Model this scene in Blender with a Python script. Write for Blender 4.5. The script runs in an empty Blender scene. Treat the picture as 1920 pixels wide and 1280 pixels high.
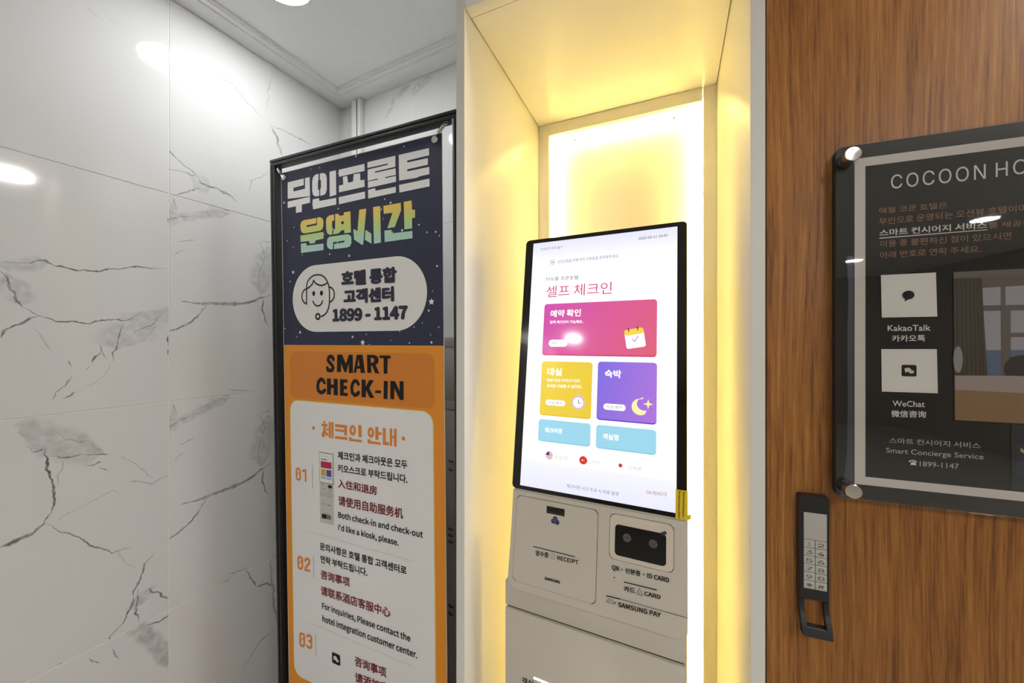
import bpy, bmesh, math, random
from mathutils import Vector, Matrix
random.seed(7)
R = math.radians
SC = bpy.context.scene
COL = SC.collection
# ------------------------------------------------------------------ camera, world, exposure
FPX, CX, CY, EYE = 695.0, 960.0, 640.0, 1.30
cam_d = bpy.data.cameras.new('camera'); cam = bpy.data.objects.new('camera', cam_d); COL.objects.link(cam)
cam.location = (0, 0, EYE); cam.rotation_euler = (R(90), 0, 0)
cam_d.sensor_width = 36.0; cam_d.lens = 36.0 * FPX / 1920.0; cam_d.clip_start = 0.02
SC.camera = cam
world = bpy.data.worlds.new('world'); SC.world = world; world.use_nodes = True
world.node_tree.nodes['Background'].inputs[0].default_value = (0.9, 0.95, 1, 1)
world.node_tree.nodes['Background'].inputs[1].default_value = 0.3
SC.view_settings.view_transform = 'Standard'; SC.view_settings.look = 'None'
SC.view_settings.gamma = 1.0; SC.view_settings.use_curve_mapping = False
SC.view_settings.exposure = 0.0
LAMP = 76.0          # downlight radiance, the one by the tiled corner
LAMP_LOBBY = 290.0   # the brighter lobby downlights
LED = 108.0           # warm strip radiance
SCREEN = 1.0         # touch screen radiance

# ------------------------------------------------------------------ colour + materials
def lin(c): c /= 255.0; return c / 12.92 if c <= 0.04045 else ((c + 0.055) / 1.055) ** 2.4
def rgb(r, g, b): return (lin(r), lin(g), lin(b), 1.0)
def mat(name, col, rough=0.5, metal=0.0, emit=None, es=1.0, coat=0.0, coat_r=0.05, spec=0.5):
    m = bpy.data.materials.new(name); m.use_nodes = True
    p = m.node_tree.nodes['Principled BSDF']
    p.inputs['Base Color'].default_value = col; p.inputs['Roughness'].default_value = rough
    p.inputs['Metallic'].default_value = metal; p.inputs['Coat Weight'].default_value = coat
    p.inputs['Coat Roughness'].default_value = coat_r; p.inputs['Specular IOR Level'].default_value = spec
    if emit:
        p.inputs['Emission Color'].default_value = emit; p.inputs['Emission Strength'].default_value = es
    return m
class NT:
    def __init__(s, m): s.t = m.node_tree; s.n = s.t.nodes; s.l = s.t.links; s.p = s.n['Principled BSDF']
    def new(s, typ, **kw):
        n = s.n.new(typ)
        for k, v in kw.items(): setattr(n, k, v)
        return n
    def link(s, a, b): s.l.new(a, b)
    def math(s, op, a, b=None, clamp=False):
        n = s.n.new('ShaderNodeMath'); n.operation = op; n.use_clamp = clamp
        for i, x in enumerate((a, b)):
            if x is None: continue
            if isinstance(x, (int, float)): n.inputs[i].default_value = x
            else: s.l.new(x, n.inputs[i])
        return n.outputs[0]
def noise_mat(name, c1, c2, scale=(40, 40, 40), rough=0.5, detail=4, metal=0.0, coat=0.0, bump=0.0):
    m = mat(name, c1, rough, metal, coat=coat); t = NT(m)
    tc = t.new('ShaderNodeTexCoord'); mp = t.new('ShaderNodeMapping'); mp.inputs['Scale'].default_value = scale
    t.link(tc.outputs['Object'], mp.inputs['Vector'])
    nz = t.new('ShaderNodeTexNoise'); nz.inputs['Scale'].default_value = 1.0; nz.inputs['Detail'].default_value = detail
    t.link(mp.outputs[0], nz.inputs['Vector'])
    r = t.new('ShaderNodeValToRGB'); r.color_ramp.elements[0].color = c1; r.color_ramp.elements[1].color = c2
    r.color_ramp.elements[0].position = 0.3; r.color_ramp.elements[1].position = 0.7
    t.link(nz.outputs[0], r.inputs[0]); t.link(r.outputs[0], t.p.inputs['Base Color'])
    if bump:
        b = t.new('ShaderNodeBump'); b.inputs['Strength'].default_value = bump; b.inputs['Distance'].default_value = 0.001
        t.link(nz.outputs[0], b.inputs['Height']); t.link(b.outputs[0], t.p.inputs['Normal'])
    return m

# ------------------------------------------------------------------ planes standing in the room
class Pl:
    """a plane with an origin and axes u (right), v (up), n (towards the viewer)"""
    def __init__(s, O, yaw, tilt=0.0):
        u = Vector((math.cos(yaw), -math.sin(yaw), 0)); n = Vector((-math.sin(yaw), -math.cos(yaw), 0)); v = Vector((0, 0, 1))
        s.O = Vector(O); s.u = u; s.v = v * math.cos(tilt) - n * math.sin(tilt); s.n = u.cross(s.v)
    def W(s, u, v, w=0.0): return s.O + s.u * u + s.v * v + s.n * w
    def at(s, px, py, w=0.0):
        d = Vector(((px - CX) / FPX, 1.0, (CY - py) / FPX)); E = Vector((0, 0, EYE))
        t = ((s.O + s.n * w - E).dot(s.n)) / d.dot(s.n); q = E + d * t - s.O
        return (q.dot(s.u), q.dot(s.v))
    def sub(s, u, v, w=0.0):
        p = Pl.__new__(Pl); p.O = s.W(u, v, w); p.u = s.u; p.v = s.v; p.n = s.n; return p
    def matrix(s):
        m = Matrix.Identity(4)
        for i, a in enumerate((s.u, -s.n, s.v)):
            for k in range(3): m[k][i] = a[k]
        m.translation = s.O; return m
def crop(ox, oy, sc):
    return lambda pts: [(ox + x / sc, oy + y / sc) for x, y in pts]

# ------------------------------------------------------------------ object helpers
def inv_of(parent):
    p = parent
    while p.parent: p = p.parent
    M = MW.get(p.name) or Matrix.Identity(4)
    return M.inverted()
MW = {}
def thing(name, label, cat, M, group=None):
    o = bpy.data.objects.new(name, None); COL.objects.link(o); o.matrix_world = M
    MW[o.name] = M.copy(); o['label'] = label; o['category'] = cat
    if group: o['group'] = group
    o.empty_display_size = 0.05
    return o
def link(name, me, parent, label=None, kind=None):
    o = bpy.data.objects.new(name, me); COL.objects.link(o)
    if parent is not None: o.parent = parent
    if label: o['label'] = label
    if kind: o['kind'] = kind
    return o
def mesh(name, verts, faces, m, parent=None, smooth=False, label=None, kind=None):
    me = bpy.data.meshes.new(name)
    vs = [Vector(v) for v in verts]
    if parent is not None:
        I = inv_of(parent); vs = [I @ v for v in vs]
    me.from_pydata(vs, [], faces); me.materials.append(m); me.update()
    if smooth:
        for p in me.polygons: p.use_smooth = True
    return link(name, me, parent, label, kind)
def bm_obj(name, bm, m, parent=None, smooth=False, label=None, kind=None):
    if parent is not None: bm.transform(inv_of(parent))
    me = bpy.data.meshes.new(name); bmesh.ops.recalc_face_normals(bm, faces=bm.faces[:]); bm.to_mesh(me); bm.free(); me.materials.append(m)
    if smooth:
        for p in me.polygons: p.use_smooth = True
        me.set_sharp_from_angle(angle=R(35))
    return link(name, me, parent, label, kind)
def bm_box(bm, pl, u0, u1, v0, v1, w0, w1, bev=0.0, seg=2):
    vs = [bm.verts.new(pl.W(u, v, w)) for u in (u0, u1) for v in (v0, v1) for w in (w0, w1)]
    fs = [bm.faces.new([vs[i] for i in f]) for f in ((0, 1, 3, 2), (4, 6, 7, 5), (0, 4, 5, 1), (2, 3, 7, 6), (0, 2, 6, 4), (1, 5, 7, 3))]
    if bev:
        es = list({e for f in fs for e in f.edges})
        bmesh.ops.bevel(bm, geom=es, offset=bev, segments=seg, affect='EDGES', profile=0.5)
def box(name, pl, u0, u1, v0, v1, w0, w1, m, parent=None, bev=0.0, label=None, kind=None, seg=2):
    bm = bmesh.new(); bm_box(bm, pl, u0, u1, v0, v1, w0, w1, bev, seg)
    return bm_obj(name, bm, m, parent, bev > 0, label, kind)
def prism(name, pl, polys, w0, w1, m, parent, bev=0.0, label=None, smooth=False):
    """polys in (u,v); extruded between w0 (back) and w1 (front)"""
    bm = bmesh.new()
    for P in polys:
        a = [bm.verts.new(pl.W(u, v, w0)) for u, v in P]; b = [bm.verts.new(pl.W(u, v, w1)) for u, v in P]
        bm.faces.new(a[::-1]); f = bm.faces.new(b); n = len(P)
        for i in range(n): bm.faces.new((a[i], a[(i + 1) % n], b[(i + 1) % n], b[i]))
        if bev: bmesh.ops.bevel(bm, geom=list(f.edges), offset=bev, segments=2, affect='EDGES')
    return bm_obj(name, bm, m, parent, smooth or bev > 0, label)
def flat(name, pl, polys, w, m, parent, label=None):
    vs, fs = [], []
    for P in polys:
        k = len(vs); vs += [pl.W(u, v, w + .000012 * (len(fs) % 7)) for u, v in P]; f = list(range(k, k + len(P)))
        A = sum(P[i][0] * P[(i + 1) % len(P)][1] - P[(i + 1) % len(P)][0] * P[i][1] for i in range(len(P)))
        fs.append(f if A > 0 else f[::-1])
    return mesh(name, vs, fs, m, parent, label=label)
def pxs(pl, pts, w=0.0): return [pl.at(x, y, w) for x, y in pts]
def rrect(u0, u1, v0, v1, r, seg=6, corners=(1, 1, 1, 1)):
    P = []
    for (cu, cv, a0, on) in ((u1 - r, v1 - r, 0, corners[1]), (u0 + r, v1 - r, 90, corners[0]), (u0 + r, v0 + r, 180, corners[3]), (u1 - r, v0 + r, 270, corners[2])):
        if on:
            for i in range(seg + 1):
                a = R(a0 + 90 * i / seg); P.append((cu + r * math.cos(a), cv + r * math.sin(a)))
        else:
            P.append((cu + (r if a0 in (0, 270) else -r), cv + (r if a0 in (0, 90) else -r)))
    return P
def quad_rr(pl, TL, TR, BR, BL, r, seg=5):
    """rounded rectangle on the plane from four picture corners (averaged to a true rectangle)"""
    a, b, c, d = [pl.at(*p) for p in (TL, TR, BR, BL)]
    return rrect((a[0] + d[0]) / 2, (b[0] + c[0]) / 2, (c[1] + d[1]) / 2, (a[1] + b[1]) / 2, r, seg)
def circ(cu, cv, r, n=20, rv=None):
    rv = rv or r
    return [(cu + r * math.cos(2 * math.pi * i / n), cv + rv * math.sin(2 * math.pi * i / n)) for i in range(n)]
def ring(cu, cv, ro, ri, n=24):
    return [[(cu + a * math.cos(t), cv + a * math.sin(t)) for a, t in ((ri, t0), (ro, t0), (ro, t1), (ri, t1))]
            for t0, t1 in ((2 * math.pi * i / n, 2 * math.pi * (i + 1) / n) for i in range(n))]
def star(cu, cv, r, k=0.5, n=5):
    return [(cu + (r if i % 2 == 0 else r * k) * math.cos(R(90 + 180 * i / n)), cv + (r if i % 2 == 0 else r * k) * math.sin(R(90 + 180 * i / n))) for i in range(2 * n)]
def stroke(P, wd, caps=True):
    """a polyline drawn with a round-ended pen: mitred quads and two end discs"""
    Q = [Vector(P[0])]
    for p in P[1:]:
        if (Vector(p) - Q[-1]).length > 1e-7: Q.append(Vector(p))
    closed = len(Q) > 3 and (Q[0] - Q[-1]).length < 1e-6
    if closed: Q.pop()
    n = len(Q); L = []
    for i in range(n):
        a = Q[(i - 1) % n] if (closed or i > 0) else None; b = Q[(i + 1) % n] if (closed or i < n - 1) else None
        d1 = (Q[i] - a).normalized() if a is not None else None; d2 = (b - Q[i]).normalized() if b is not None else None
        if d1 is None: d1 = d2
        if d2 is None: d2 = d1
        n1 = Vector((-d1.y, d1.x)); n2 = Vector((-d2.y, d2.x)); m = (n1 + n2)
        m = n1 if m.length < 0.3 else m.normalized()
        k = min(1.0 / max(m.dot(n1), .45), 2.0) * wd / 2
        L.append((Q[i] - m * k, Q[i] + m * k))
    out = []
    for i in range(n if closed else n - 1):
        A, C = L[i], L[(i + 1) % n]; out.append([tuple(A[0]), tuple(C[0]), tuple(C[1]), tuple(A[1])])
    if caps and not closed:
        for p in (Q[0], Q[-1]): out.append(circ(p.x, p.y, wd / 2, 12))
    return out
def tube(name, pts, r, m, parent, seg=8, closed=False, label=None):
    bm = bmesh.new(); rings = []; n = len(pts)
    for i, p in enumerate(pts):
        p = Vector(p); a = Vector(pts[(i - 1) % n if closed else max(i - 1, 0)]); b = Vector(pts[(i + 1) % n if closed else min(i + 1, n - 1)])
        t = (b - a).normalized(); x = t.cross(Vector((0.31, 0.17, 0.93))).normalized(); y = t.cross(x)
        rings.append([bm.verts.new(p + x * r * math.cos(2 * math.pi * k / seg) + y * r * math.sin(2 * math.pi * k / seg)) for k in range(seg)])
    for i in range(n if closed else n - 1):
        A, B = rings[i], rings[(i + 1) % n]
        for k in range(seg): bm.faces.new((A[k], A[(k + 1) % seg], B[(k + 1) % seg], B[k]))
    if not closed: bm.faces.new(rings[0][::-1]); bm.faces.new(rings[-1])
    return bm_obj(name, bm, m, parent, True, label)
def lathe(name, c, axis, prof, m, parent, seg=24, label=None):
    """prof: (distance along axis, radius)"""
    bm = bmesh.new(); axis = Vector(axis).normalized(); x = axis.cross(Vector((0.3, 0.2, 0.93))).normalized(); y = axis.cross(x); R_ = []
    for h, r in prof:
        R_.append([bm.verts.new(Vector(c) + axis * h + (x * math.cos(2 * math.pi * k / seg) + y * math.sin(2 * math.pi * k / seg)) * max(r, 1e-5)) for k in range(seg)])
    for A, B in zip(R_, R_[1:]):
        for k in range(seg): bm.faces.new((A[k], A[(k + 1) % seg], B[(k + 1) % seg], B[k]))
    bm.faces.new(R_[0][::-1]); bm.faces.new(R_[-1])
    return bm_obj(name, bm, m, parent, True, label)

# ------------------------------------------------------------------ lettering
def load_font(fn):
    try:
        import os
        return bpy.data.fonts.load(os.path.join(bpy.utils.system_resource('DATAFILES'), 'fonts', fn))
    except Exception:
        return None
NOTO = load_font('Noto Sans CJK Regular.woff2')
INTER = load_font('Inter.woff2')
SPENT = []                                           # curves are dropped together at the end: that keeps the fonts loaded
def glyphs(s, font=None, bold=0.0, spacing=1.0, res=3):
    c = bpy.data.curves.new('lettering', 'FONT'); c.body = s; c.offset = min(bold, 0.0); c.resolution_u = res; c.space_character = spacing
    if font: c.font = font
    o = bpy.data.objects.new('lettering', c); me = o.to_mesh()
    vs = [(v.co.x, v.co.y) for v in me.vertices]; fs = [tuple(p.vertices) for p in me.polygons]
    o.to_mesh_clear(); bpy.data.objects.remove(o); SPENT.append(c)
    if bold > 0:                                     # heavier weight: the outline swept round a small circle
        n = len(vs); k = 8 if bold > .015 else 4; V0, F0 = list(vs), list(fs)
        for i in range(k):
            a = 2 * math.pi * (i + .5 * (k == 4)) / k; dx, dy = bold * math.cos(a), bold * math.sin(a); m = len(vs)
            vs += [(x + dx, y + dy) for x, y in V0]; fs += [tuple(j + m for j in f) for f in F0]
    return vs, fs
def text(s, pl, BL, BR, TL, m, parent, w=0.0006, font='noto', bold=0.0, spacing=1.0, label=None, fullaff=False):
    """fits the lettering's own box to three picture points read on the plane"""
    f = {'noto': NOTO, 'inter': INTER, 'bf': None}[font]
    vs, fs = glyphs(s, f, bold, spacing)
    if not vs: return None
    x0 = min(v[0] for v in vs); x1 = max(v[0] for v in vs); y0 = min(v[1] for v in vs); y1 = max(v[1] for v in vs)
    a, b, c = Vector(pl.at(*BL)), Vector(pl.at(*BR)), Vector(pl.at(*TL))
    ex = b - a; ey = c - a
    if not fullaff: ey = Vector((0, ey.y))
    out = []; n0 = len(vs) // (9 if bold > .015 else 5 if bold > 0 else 1)
    for x, y in vs:
        q = a + ex * ((x - x0) / (x1 - x0)) + ey * ((y - y0) / (y1 - y0)); out.append(pl.W(q.x, q.y, w + .00004 * (len(out) // n0)))
    return mesh('lettering', out, fs, m, parent, label=label)

# ------------------------------------------------------------------ shared planes
YR = R(26.73)
WL = Pl((-0.99, 1.07, 0), R(26.73 - 90))            # left tiled wall, u runs to the corner
CORNER = WL.W(0.578, 0)
WB = Pl(CORNER, YR)                                  # back tiled wall
E1 = Vector((math.cos(YR), -math.sin(YR), 0)); E2 = Vector((math.sin(YR), math.cos(YR), 0))
def G(a, b, z=0.0): return E1 * a + E2 * b + Vector((0, 0, z))
GR = Pl((0, 0, 0), YR)                               # room grid: W(a, z, -b)
A0, B1, A1, B0 = -1.365, 1.088, 4.3, -5.6
ZC = 2.292; ZTOP = 2.306                             # soffit and flat ceiling

# ------------------------------------------------------------------ marble tile material
def lum(c, a): return c
def px_uv(pl, P, u0, v0, h=0.6):
    return [((q[0] - u0) / h, (q[1] - v0) / h) for q in (pl.at(*p) for p in P)]
def marble(name, veins):
    """veins: (points in tile coordinates, half width px, strength, soft)"""
    m = mat(name, rgb(219, 218, 215), 0.06, coat=0.0, spec=0.55); t = NT(m)
    uv = t.new('ShaderNodeUVMap'); uv.uv_map = 'UVMap'
    def nz(scale, amp, seed):
        mp = t.new('ShaderNodeMapping'); mp.inputs['Location'].default_value = (seed, seed * .7, 0); t.link(uv.outputs[0], mp.inputs[0])
        n = t.new('ShaderNodeTexNoise'); n.inputs['Scale'].default_value = scale; n.inputs['Detail'].default_value = 5
        t.link(mp.outputs[0], n.inputs['Vector']); return t.math('MULTIPLY', t.math('SUBTRACT', n.outputs[0], 0.5), amp)
    n1 = nz(22, 0.035, 1.3); n2 = nz(22, 0.035, 7.7)
    sep = t.new('ShaderNodeSeparateXYZ'); t.link(uv.outputs[0], sep.inputs[0])
    X = t.math('ADD', sep.outputs[0], n1); Y = t.math('ADD', sep.outputs[1], n2)
    blot = t.math('ADD', t.math('ADD', nz(9, 1.6, 3.1), nz(38, 2.0, 9.4)), 0.62, True)
    acc = None
    for pts, hw, st, soft in veins:
        dx = max(p[0] for p in pts) - min(p[0] for p in pts); dy = max(p[1] for p in pts) - min(p[1] for p in pts)
        sw = dy > dx
        q = sorted([((p[1], p[0]) if sw else p) for p in pts])
        a, b = (Y, X) if sw else (X, Y)
        fc = t.new('ShaderNodeFloatCurve'); c = fc.mapping.curves[0]; fc.mapping.use_clip = True
        q = [(min(max(x, 0), 1), min(max(y, 0), 1)) for x, y in q]
        qq = [q[0]]
        for p in q[1:]:
            if p[0] - qq[-1][0] > 0.006: qq.append(p)
        c.points[0].location = (0.0, qq[0][1]); c.points[1].location = (1.0, qq[-1][1])
        for p in qq:
            if 0.002 < p[0] < 0.998: c.points.new(*p)
        for p in c.points: p.handle_type = 'VECTOR'
        fc.mapping.update(); t.link(a, fc.inputs['Value'])
        wc = t.new('ShaderNodeFloatCurve'); c = wc.mapping.curves[0]
        x0, x1 = qq[0][0], qq[-1][0]; e0 = 1.0 if x0 <= 0.01 else 0.15; e1 = 1.0 if x1 >= 0.99 else 0.15
        c.points[0].location = (0, e0 if x0 <= 0.01 else 0); c.points[1].location = (1, e1 if x1 >= 0.99 else 0)
        L = x1 - x0
        for px_, v_ in ((x0, e0), (x0 - 0.008, 0), (x0 + 0.2 * L, 1), (x1 - 0.2 * L, 1), (x1, e1), (x1 + 0.008, 0)):
            if 0.012 < px_ < 0.988: c.points.new(px_, v_)
        for p in c.points: p.handle_type = 'VECTOR'
        wc.mapping.update(); t.link(a, wc.inputs['Value'])
        d = t.math('ABSOLUTE', t.math('SUBTRACT', b, fc.outputs[0]))
        wdt = t.math('ADD', t.math('MULTIPLY', wc.outputs[0], hw), 1e-5)
        k = t.math('SUBTRACT', 1.0, t.math('DIVIDE', d, wdt), True)
        if soft: k = t.math('MULTIPLY', t.math('MULTIPLY', t.math('MULTIPLY', k, 2.2, True), blot), st)
        else: k = t.math('MULTIPLY', t.math('MULTIPLY', k, 1.8, True), t.math('MULTIPLY', t.math('ADD', blot, 0.35), st))
        acc = k if acc is None else t.math('MAXIMUM', acc, k)
    cl = nz(2.2, 0.12, 5.5); base = t.new('ShaderNodeMix', data_type='RGBA')
    base.inputs['A'].default_value = rgb(220, 220, 219); base.inputs['B'].default_value = rgb(208, 208, 207)
    t.link(t.math('ADD', cl, 0.3, True), base.inputs['Factor'])
    mx = t.new('ShaderNodeMix', data_type='RGBA'); mx.inputs['B'].default_value = rgb(100, 101, 102)
    t.link(base.outputs['Result'], mx.inputs['A'])
    if acc is not None: t.link(t.math('MULTIPLY', acc, 1.0, True), mx.inputs['Factor'])
    else: mx.inputs['Factor'].default_value = 0
    t.link(mx.outputs['Result'], t.p.inputs['Base Color'])
    return m
def V(cr, u0, v0, pts, hw, st=0.8, soft=False, pl=None):
    return (px_uv(pl or WL, cr(pts), u0, v0), hw if soft else hw * .44, st * (.66 if soft else 1.05), soft)
Zr = [1.7265 - 0.6 * k for k in range(-1, 4)]     # tops of the rows: 2.3265(cut), 1.7265, 1.1265, .5265, -.0735
c0 = crop(0, 420, 3.764); c1 = crop(0, 640, 2); c2 = crop(300, 360, 3.2); c3 = crop(0, 0, 2.977); c4 = crop(300, 740, 2.37)
ul, vl2, vl3, vl4 = -0.6, 1.1265, 0.5265, -0.0735
M_L2 = marble('marble_long_veins', [
    V(c0, ul, vl2, [(0, 262), (120, 275), (230, 265), (325, 250), (380, 290), (520, 322), (690, 333), (830, 318), (940, 303), (1060, 308), (1165, 320)], .008, .8),
    V(c0, ul, vl2, [(0, 290), (120, 292), (230, 285), (340, 270)], .03, .45, True),
    V(c0, ul, vl2, [(0, 340), (50, 380), (75, 450), (110, 520), (170, 590)], .012, .8),
    V(c0, ul, vl2, [(60, 360), (105, 430), (130, 500), (165, 575)], .045, .5, True),
    V(c0, ul, vl2, [(170, 590), (250, 635), (330, 665), (400, 688), (500, 695), (600, 700), (700, 685), (790, 672), (880, 683), (940, 660), (1010, 605)], .009, .85),
    V(c0, ul, vl2, [(0, 795), (60, 735), (130, 705), (190, 670), (250, 645)], .016, .8),
    V(c0, ul, vl2, [(820, 880), (900, 790), (1000, 700), (1090, 640), (1172, 590)], .12, .42, True),
    V(c0, ul, vl2, [(795, 965), (815, 890), (840, 830), (840, 770), (880, 700)], .007, .8),
    V(c0, ul, vl2, [(920, 780), (1000, 735), (1080, 700), (1160, 615)], .008, .7),
    V(c0, ul, vl2, [(1000, 830), (1060, 770), (1110, 700)], .005, .5),
    V(c0, ul, vl2, [(645, 975), (660, 930), (715, 895)], .009, .8),
    V(c0, ul, vl2, [(712, 850), (722, 900), (742, 938)], .007, .8),
    V(c0, ul, vl2, [(365, 1240), (420, 1170), (470, 1110), (520, 1070)], .006, .6),
    V(c0, ul, vl2, [(450, 1230), (525, 1188)], .008, .8),
    V(c0, ul, vl2, [(245, 710), (300, 810), (350, 880), (400, 915)], .005, .4),
    V(c0, ul, vl2, [(545, 1190), (640, 1130), (740, 1060), (800, 960)], .006, .3),
    V(c0, ul, vl2, [(600, 1030), (620, 1000)], .006, .7), V(c0, ul, vl2, [(480, 965), (510, 1005)], .006, .7)])
M_L3 = marble('marble_branching_veins', [
    V(c1, ul, vl3, [(60, 315), (150, 360), (230, 385), (380, 415)], .085, .5, True),
    V(c1, ul, vl3, [(95, 385), (125, 410), (165, 404)], .008, .7), V(c1, ul, vl3, [(200, 330), (250, 370), (330, 375), (380, 415)], .008, .45),
    V(c1, ul, vl3, [(170, 405), (175, 430), (180, 480), (200, 540), (200, 590), (192, 630), (165, 680)], .011, .85),
    V(c1, ul, vl3, [(0, 778), (60, 750), (120, 718), (172, 675)], .02, .7),
    V(c1, ul, vl3, [(170, 680), (225, 712), (290, 730), (350, 765), (420, 795), (490, 772)], .011, .75),
    V(c1, ul, vl3, [(430, 785), (470, 820), (510, 850)], .005, .4),
    V(c1, ul, vl3, [(180, 435), (270, 430), (330, 422), (410, 422)], .008, .75),
    V(c1, ul, vl3, [(480, 520), (570, 532), (628, 506)], .006, .55), V(c1, ul, vl3, [(440, 425), (520, 465), (570, 515)], .006, .4),
    V(c1, ul, vl3, [(320, 470), (380, 450)], .006, .7), V(c1, ul, vl3, [(365, 472), (410, 480)], .006, .7),
    V(c1, ul, vl3, [(205, 675), (270, 640), (330, 605), (420, 560), (475, 573)], .004, .4),
    V(c1, ul, vl3, [(582, 788), (545, 830), (522, 890), (500, 960)], .011, .65), V(c1, ul, vl3, [(560, 920), (530, 960), (505, 1000)], .045, .55, True),
    V(c1, ul, vl3, [(500, 960), (490, 1000), (460, 1060), (410, 1110)], .010, .75), V(c1, ul, vl3, [(550, 925), (600, 945), (640, 968)], .012, .75),
    V(c1, ul, vl3, [(520, 1050), (510, 1000), (520, 930)], .010, .7), V(c1, ul, vl3, [(215, 540), (230, 480), (240, 440)], .005, .4)])
M_L4 = marble('marble_diagonal_veins', [
    V(c1, ul, vl4, [(515, 1070), (560, 1110), (620, 1170), (645, 1215)], .045, .7, True), V(c1, ul, vl4, [(545, 1062), (600, 1050), (640, 1020)], .012, .7),
    V(c1, ul, vl4, [(330, 1190), (370, 1205)], .006, .6), V(c1, ul, vl4, [(420, 1155), (445, 1195)], .008, .6)])
M_L1 = marble('marble_faint_vein', [V(c3, ul, 1.7265, [(480, 35), (570, 110)], .005, .5), V(c3, ul, 1.7265, [(600, 100), (650, 135)], .003, .4)])
P1 = [
    V(c2, 0, vl2, [(45, 172), (150, 150), (230, 135), (330, 130), (420, 127)], .028, .6, True), V(c2, 0, vl2, [(45, 160), (150, 150), (215, 133)], .010, .6),
    V(c2, 0, vl2, [(75, 35), (85, 60), (100, 88)], .007, .6), V(c2, 0, vl2, [(52, 160), (70, 120), (110, 135)], .06, .5, True),
    V(c2, 0, vl2, [(300, 95), (350, 115)], .05, .35, True),
    V(c2, 0, vl2, [(130, 660), (230, 665), (330, 672), (420, 672), (500, 668), (570, 650), (660, 615)], .022, .6),
    V(c2, 0, vl2, [(45, 830), (110, 815), (170, 790), (220, 750), (250, 710), (290, 675)], .016, .72),
    V(c2, 0, vl2, [(610, 610), (610, 500), (635, 430), (650, 330)], .075, .5, True), V(c2, 0, vl2, [(600, 610), (592, 540), (600, 470), (630, 400), (620, 350), (588, 300)], .008, .55),
    V(c2, 0, vl2, [(588, 305), (625, 293), (660, 298)], .006, .5),
    V(c2, 0, vl2, [(612, 640), (620, 720), (635, 780), (652, 805)], .010, .75),
    V(c2, 0, vl2, [(110, 293), (215, 288)], .005, .6), V(c2, 0, vl2, [(90, 378), (155, 350)], .005, .6), V(c2, 0, vl2, [(400, 1180), (480, 1190), (545, 1198)], .006, .7)]
M_R2 = marble('marble_river_veins', P1)
M_R1 = marble('marble_forked_veins', [
    V(c3, 0, 1.7265, [(940, 838), (985, 885), (1080, 962), (1120, 1020), (1200, 1050), (1280, 1090), (1325, 1135)], .014, .6),
    V(c3, 0, 1.7265, [(1060, 985), (1110, 1020), (1180, 1045)], .05, .4, True),
    V(c3, 0, 1.7265, [(940, 940), (1040, 965), (1100, 990)], .007, .6), V(c3, 0, 1.7265, [(980, 1100), (1050, 1072), (1115, 1050)], .010, .6),
    V(c3, 0, 1.7265, [(1215, 415), (1300, 470), (1370, 560), (1470, 660)], .005, .6), V(c3, 0, 1.7265, [(1500, 695), (1600, 735), (1740, 810)], .010, .45),
    V(c3, 0, 1.7265, [(1508, 700), (1545, 770), (1572, 870)], .025, .5), V(c3, 0, 1.7265, [(1530, 410), (1495, 500), (1500, 550), (1480, 630)], .005, .4),
    V(c3, 0, 1.7265, [(1390, 1065), (1400, 1010), (1500, 965)], .008, .5)])
M_R4 = marble('marble_cracked_veins', [
    V(c4, 0, vl4, [(385, 785), (430, 850)], .012, .7), V(c4, 0, vl4, [(430, 850), (470, 838), (500, 850)], .02, .6),
    V(c4, 0, vl4, [(490, 740), (500, 850), (505, 930), (520, 1005)], .018, .5), V(c4, 0, vl4, [(520, 1030), (460, 1080), (425, 1125), (350, 1250)], .008, .7)])
cb = crop(600, 80, 5.332)
M_B1 = marble('marble_feather_veins', [
    V(cb, .389, 1.7265, [(925, 500), (985, 440), (1060, 380), (1120, 340)], .035, .5, True, WB)])
M_B0 = marble('marble_streaked', [
    V(cb, -.211, 1.7265, [(640, 760), (700, 690), (740, 560), (760, 500)], .02, .55, True, WB), V(cb, -.211, 1.7265, [(745, 560), (830, 490), (900, 430)], .03, .5, True, WB),
    V(cb, -.211, 1.7265, [(270, 900), (310, 830)], .006, .5, False, WB)])

# ------------------------------------------------------------------ room shell
grout = mat('grout', rgb(236, 235, 232), 0.8)
white_paint = noise_mat('ceiling_paint', rgb(243, 244, 245), rgb(246, 247, 248), (60, 60, 60), 0.6)
rear_paint = noise_mat('rear_wall_paint', rgb(128, 116, 102), rgb(134, 122, 108), (6, 6, 6), 0.6)
floor_m = noise_mat('floor_stone', rgb(150, 146, 138), rgb(160, 156, 148), (5, 5, 5), 0.35)
def S(o): o['kind'] = 'structure'; return o
def slab(name, a0, a1, b0, b1, z0, z1, m):
    return S(box(name, GR, a0, a1, z0, z1, -b1, -b0, m))
slab('floor', A0 - .1, A1, B0, B1 + .1, -0.05, 0.0, floor_m)
slab('ceiling', A0 - .1, A1, B0, B1 + .1, ZTOP, ZTOP + 0.05, white_paint)
wl = slab('wall_left', A0 - .12, A0 - .002, B0, B1 + .12, 0, ZTOP, grout)
wb = slab('wall_back', A0 - .008, A0 + .90, B1 + .0012, B1 + .12, 0, ZTOP, grout)
slab('wall_behind', A0 + .85, 0.9, B1 + .13, B1 + .2, 0, ZTOP, grout)
S(slab('wall_rear', A0 - .1, A1, B0 - .1, B0, 0, ZTOP, rear_paint))
S(slab('wall_far', A1, A1 + .1, B0 - .1, B1 + .1, 0, ZTOP, rear_paint))
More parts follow.
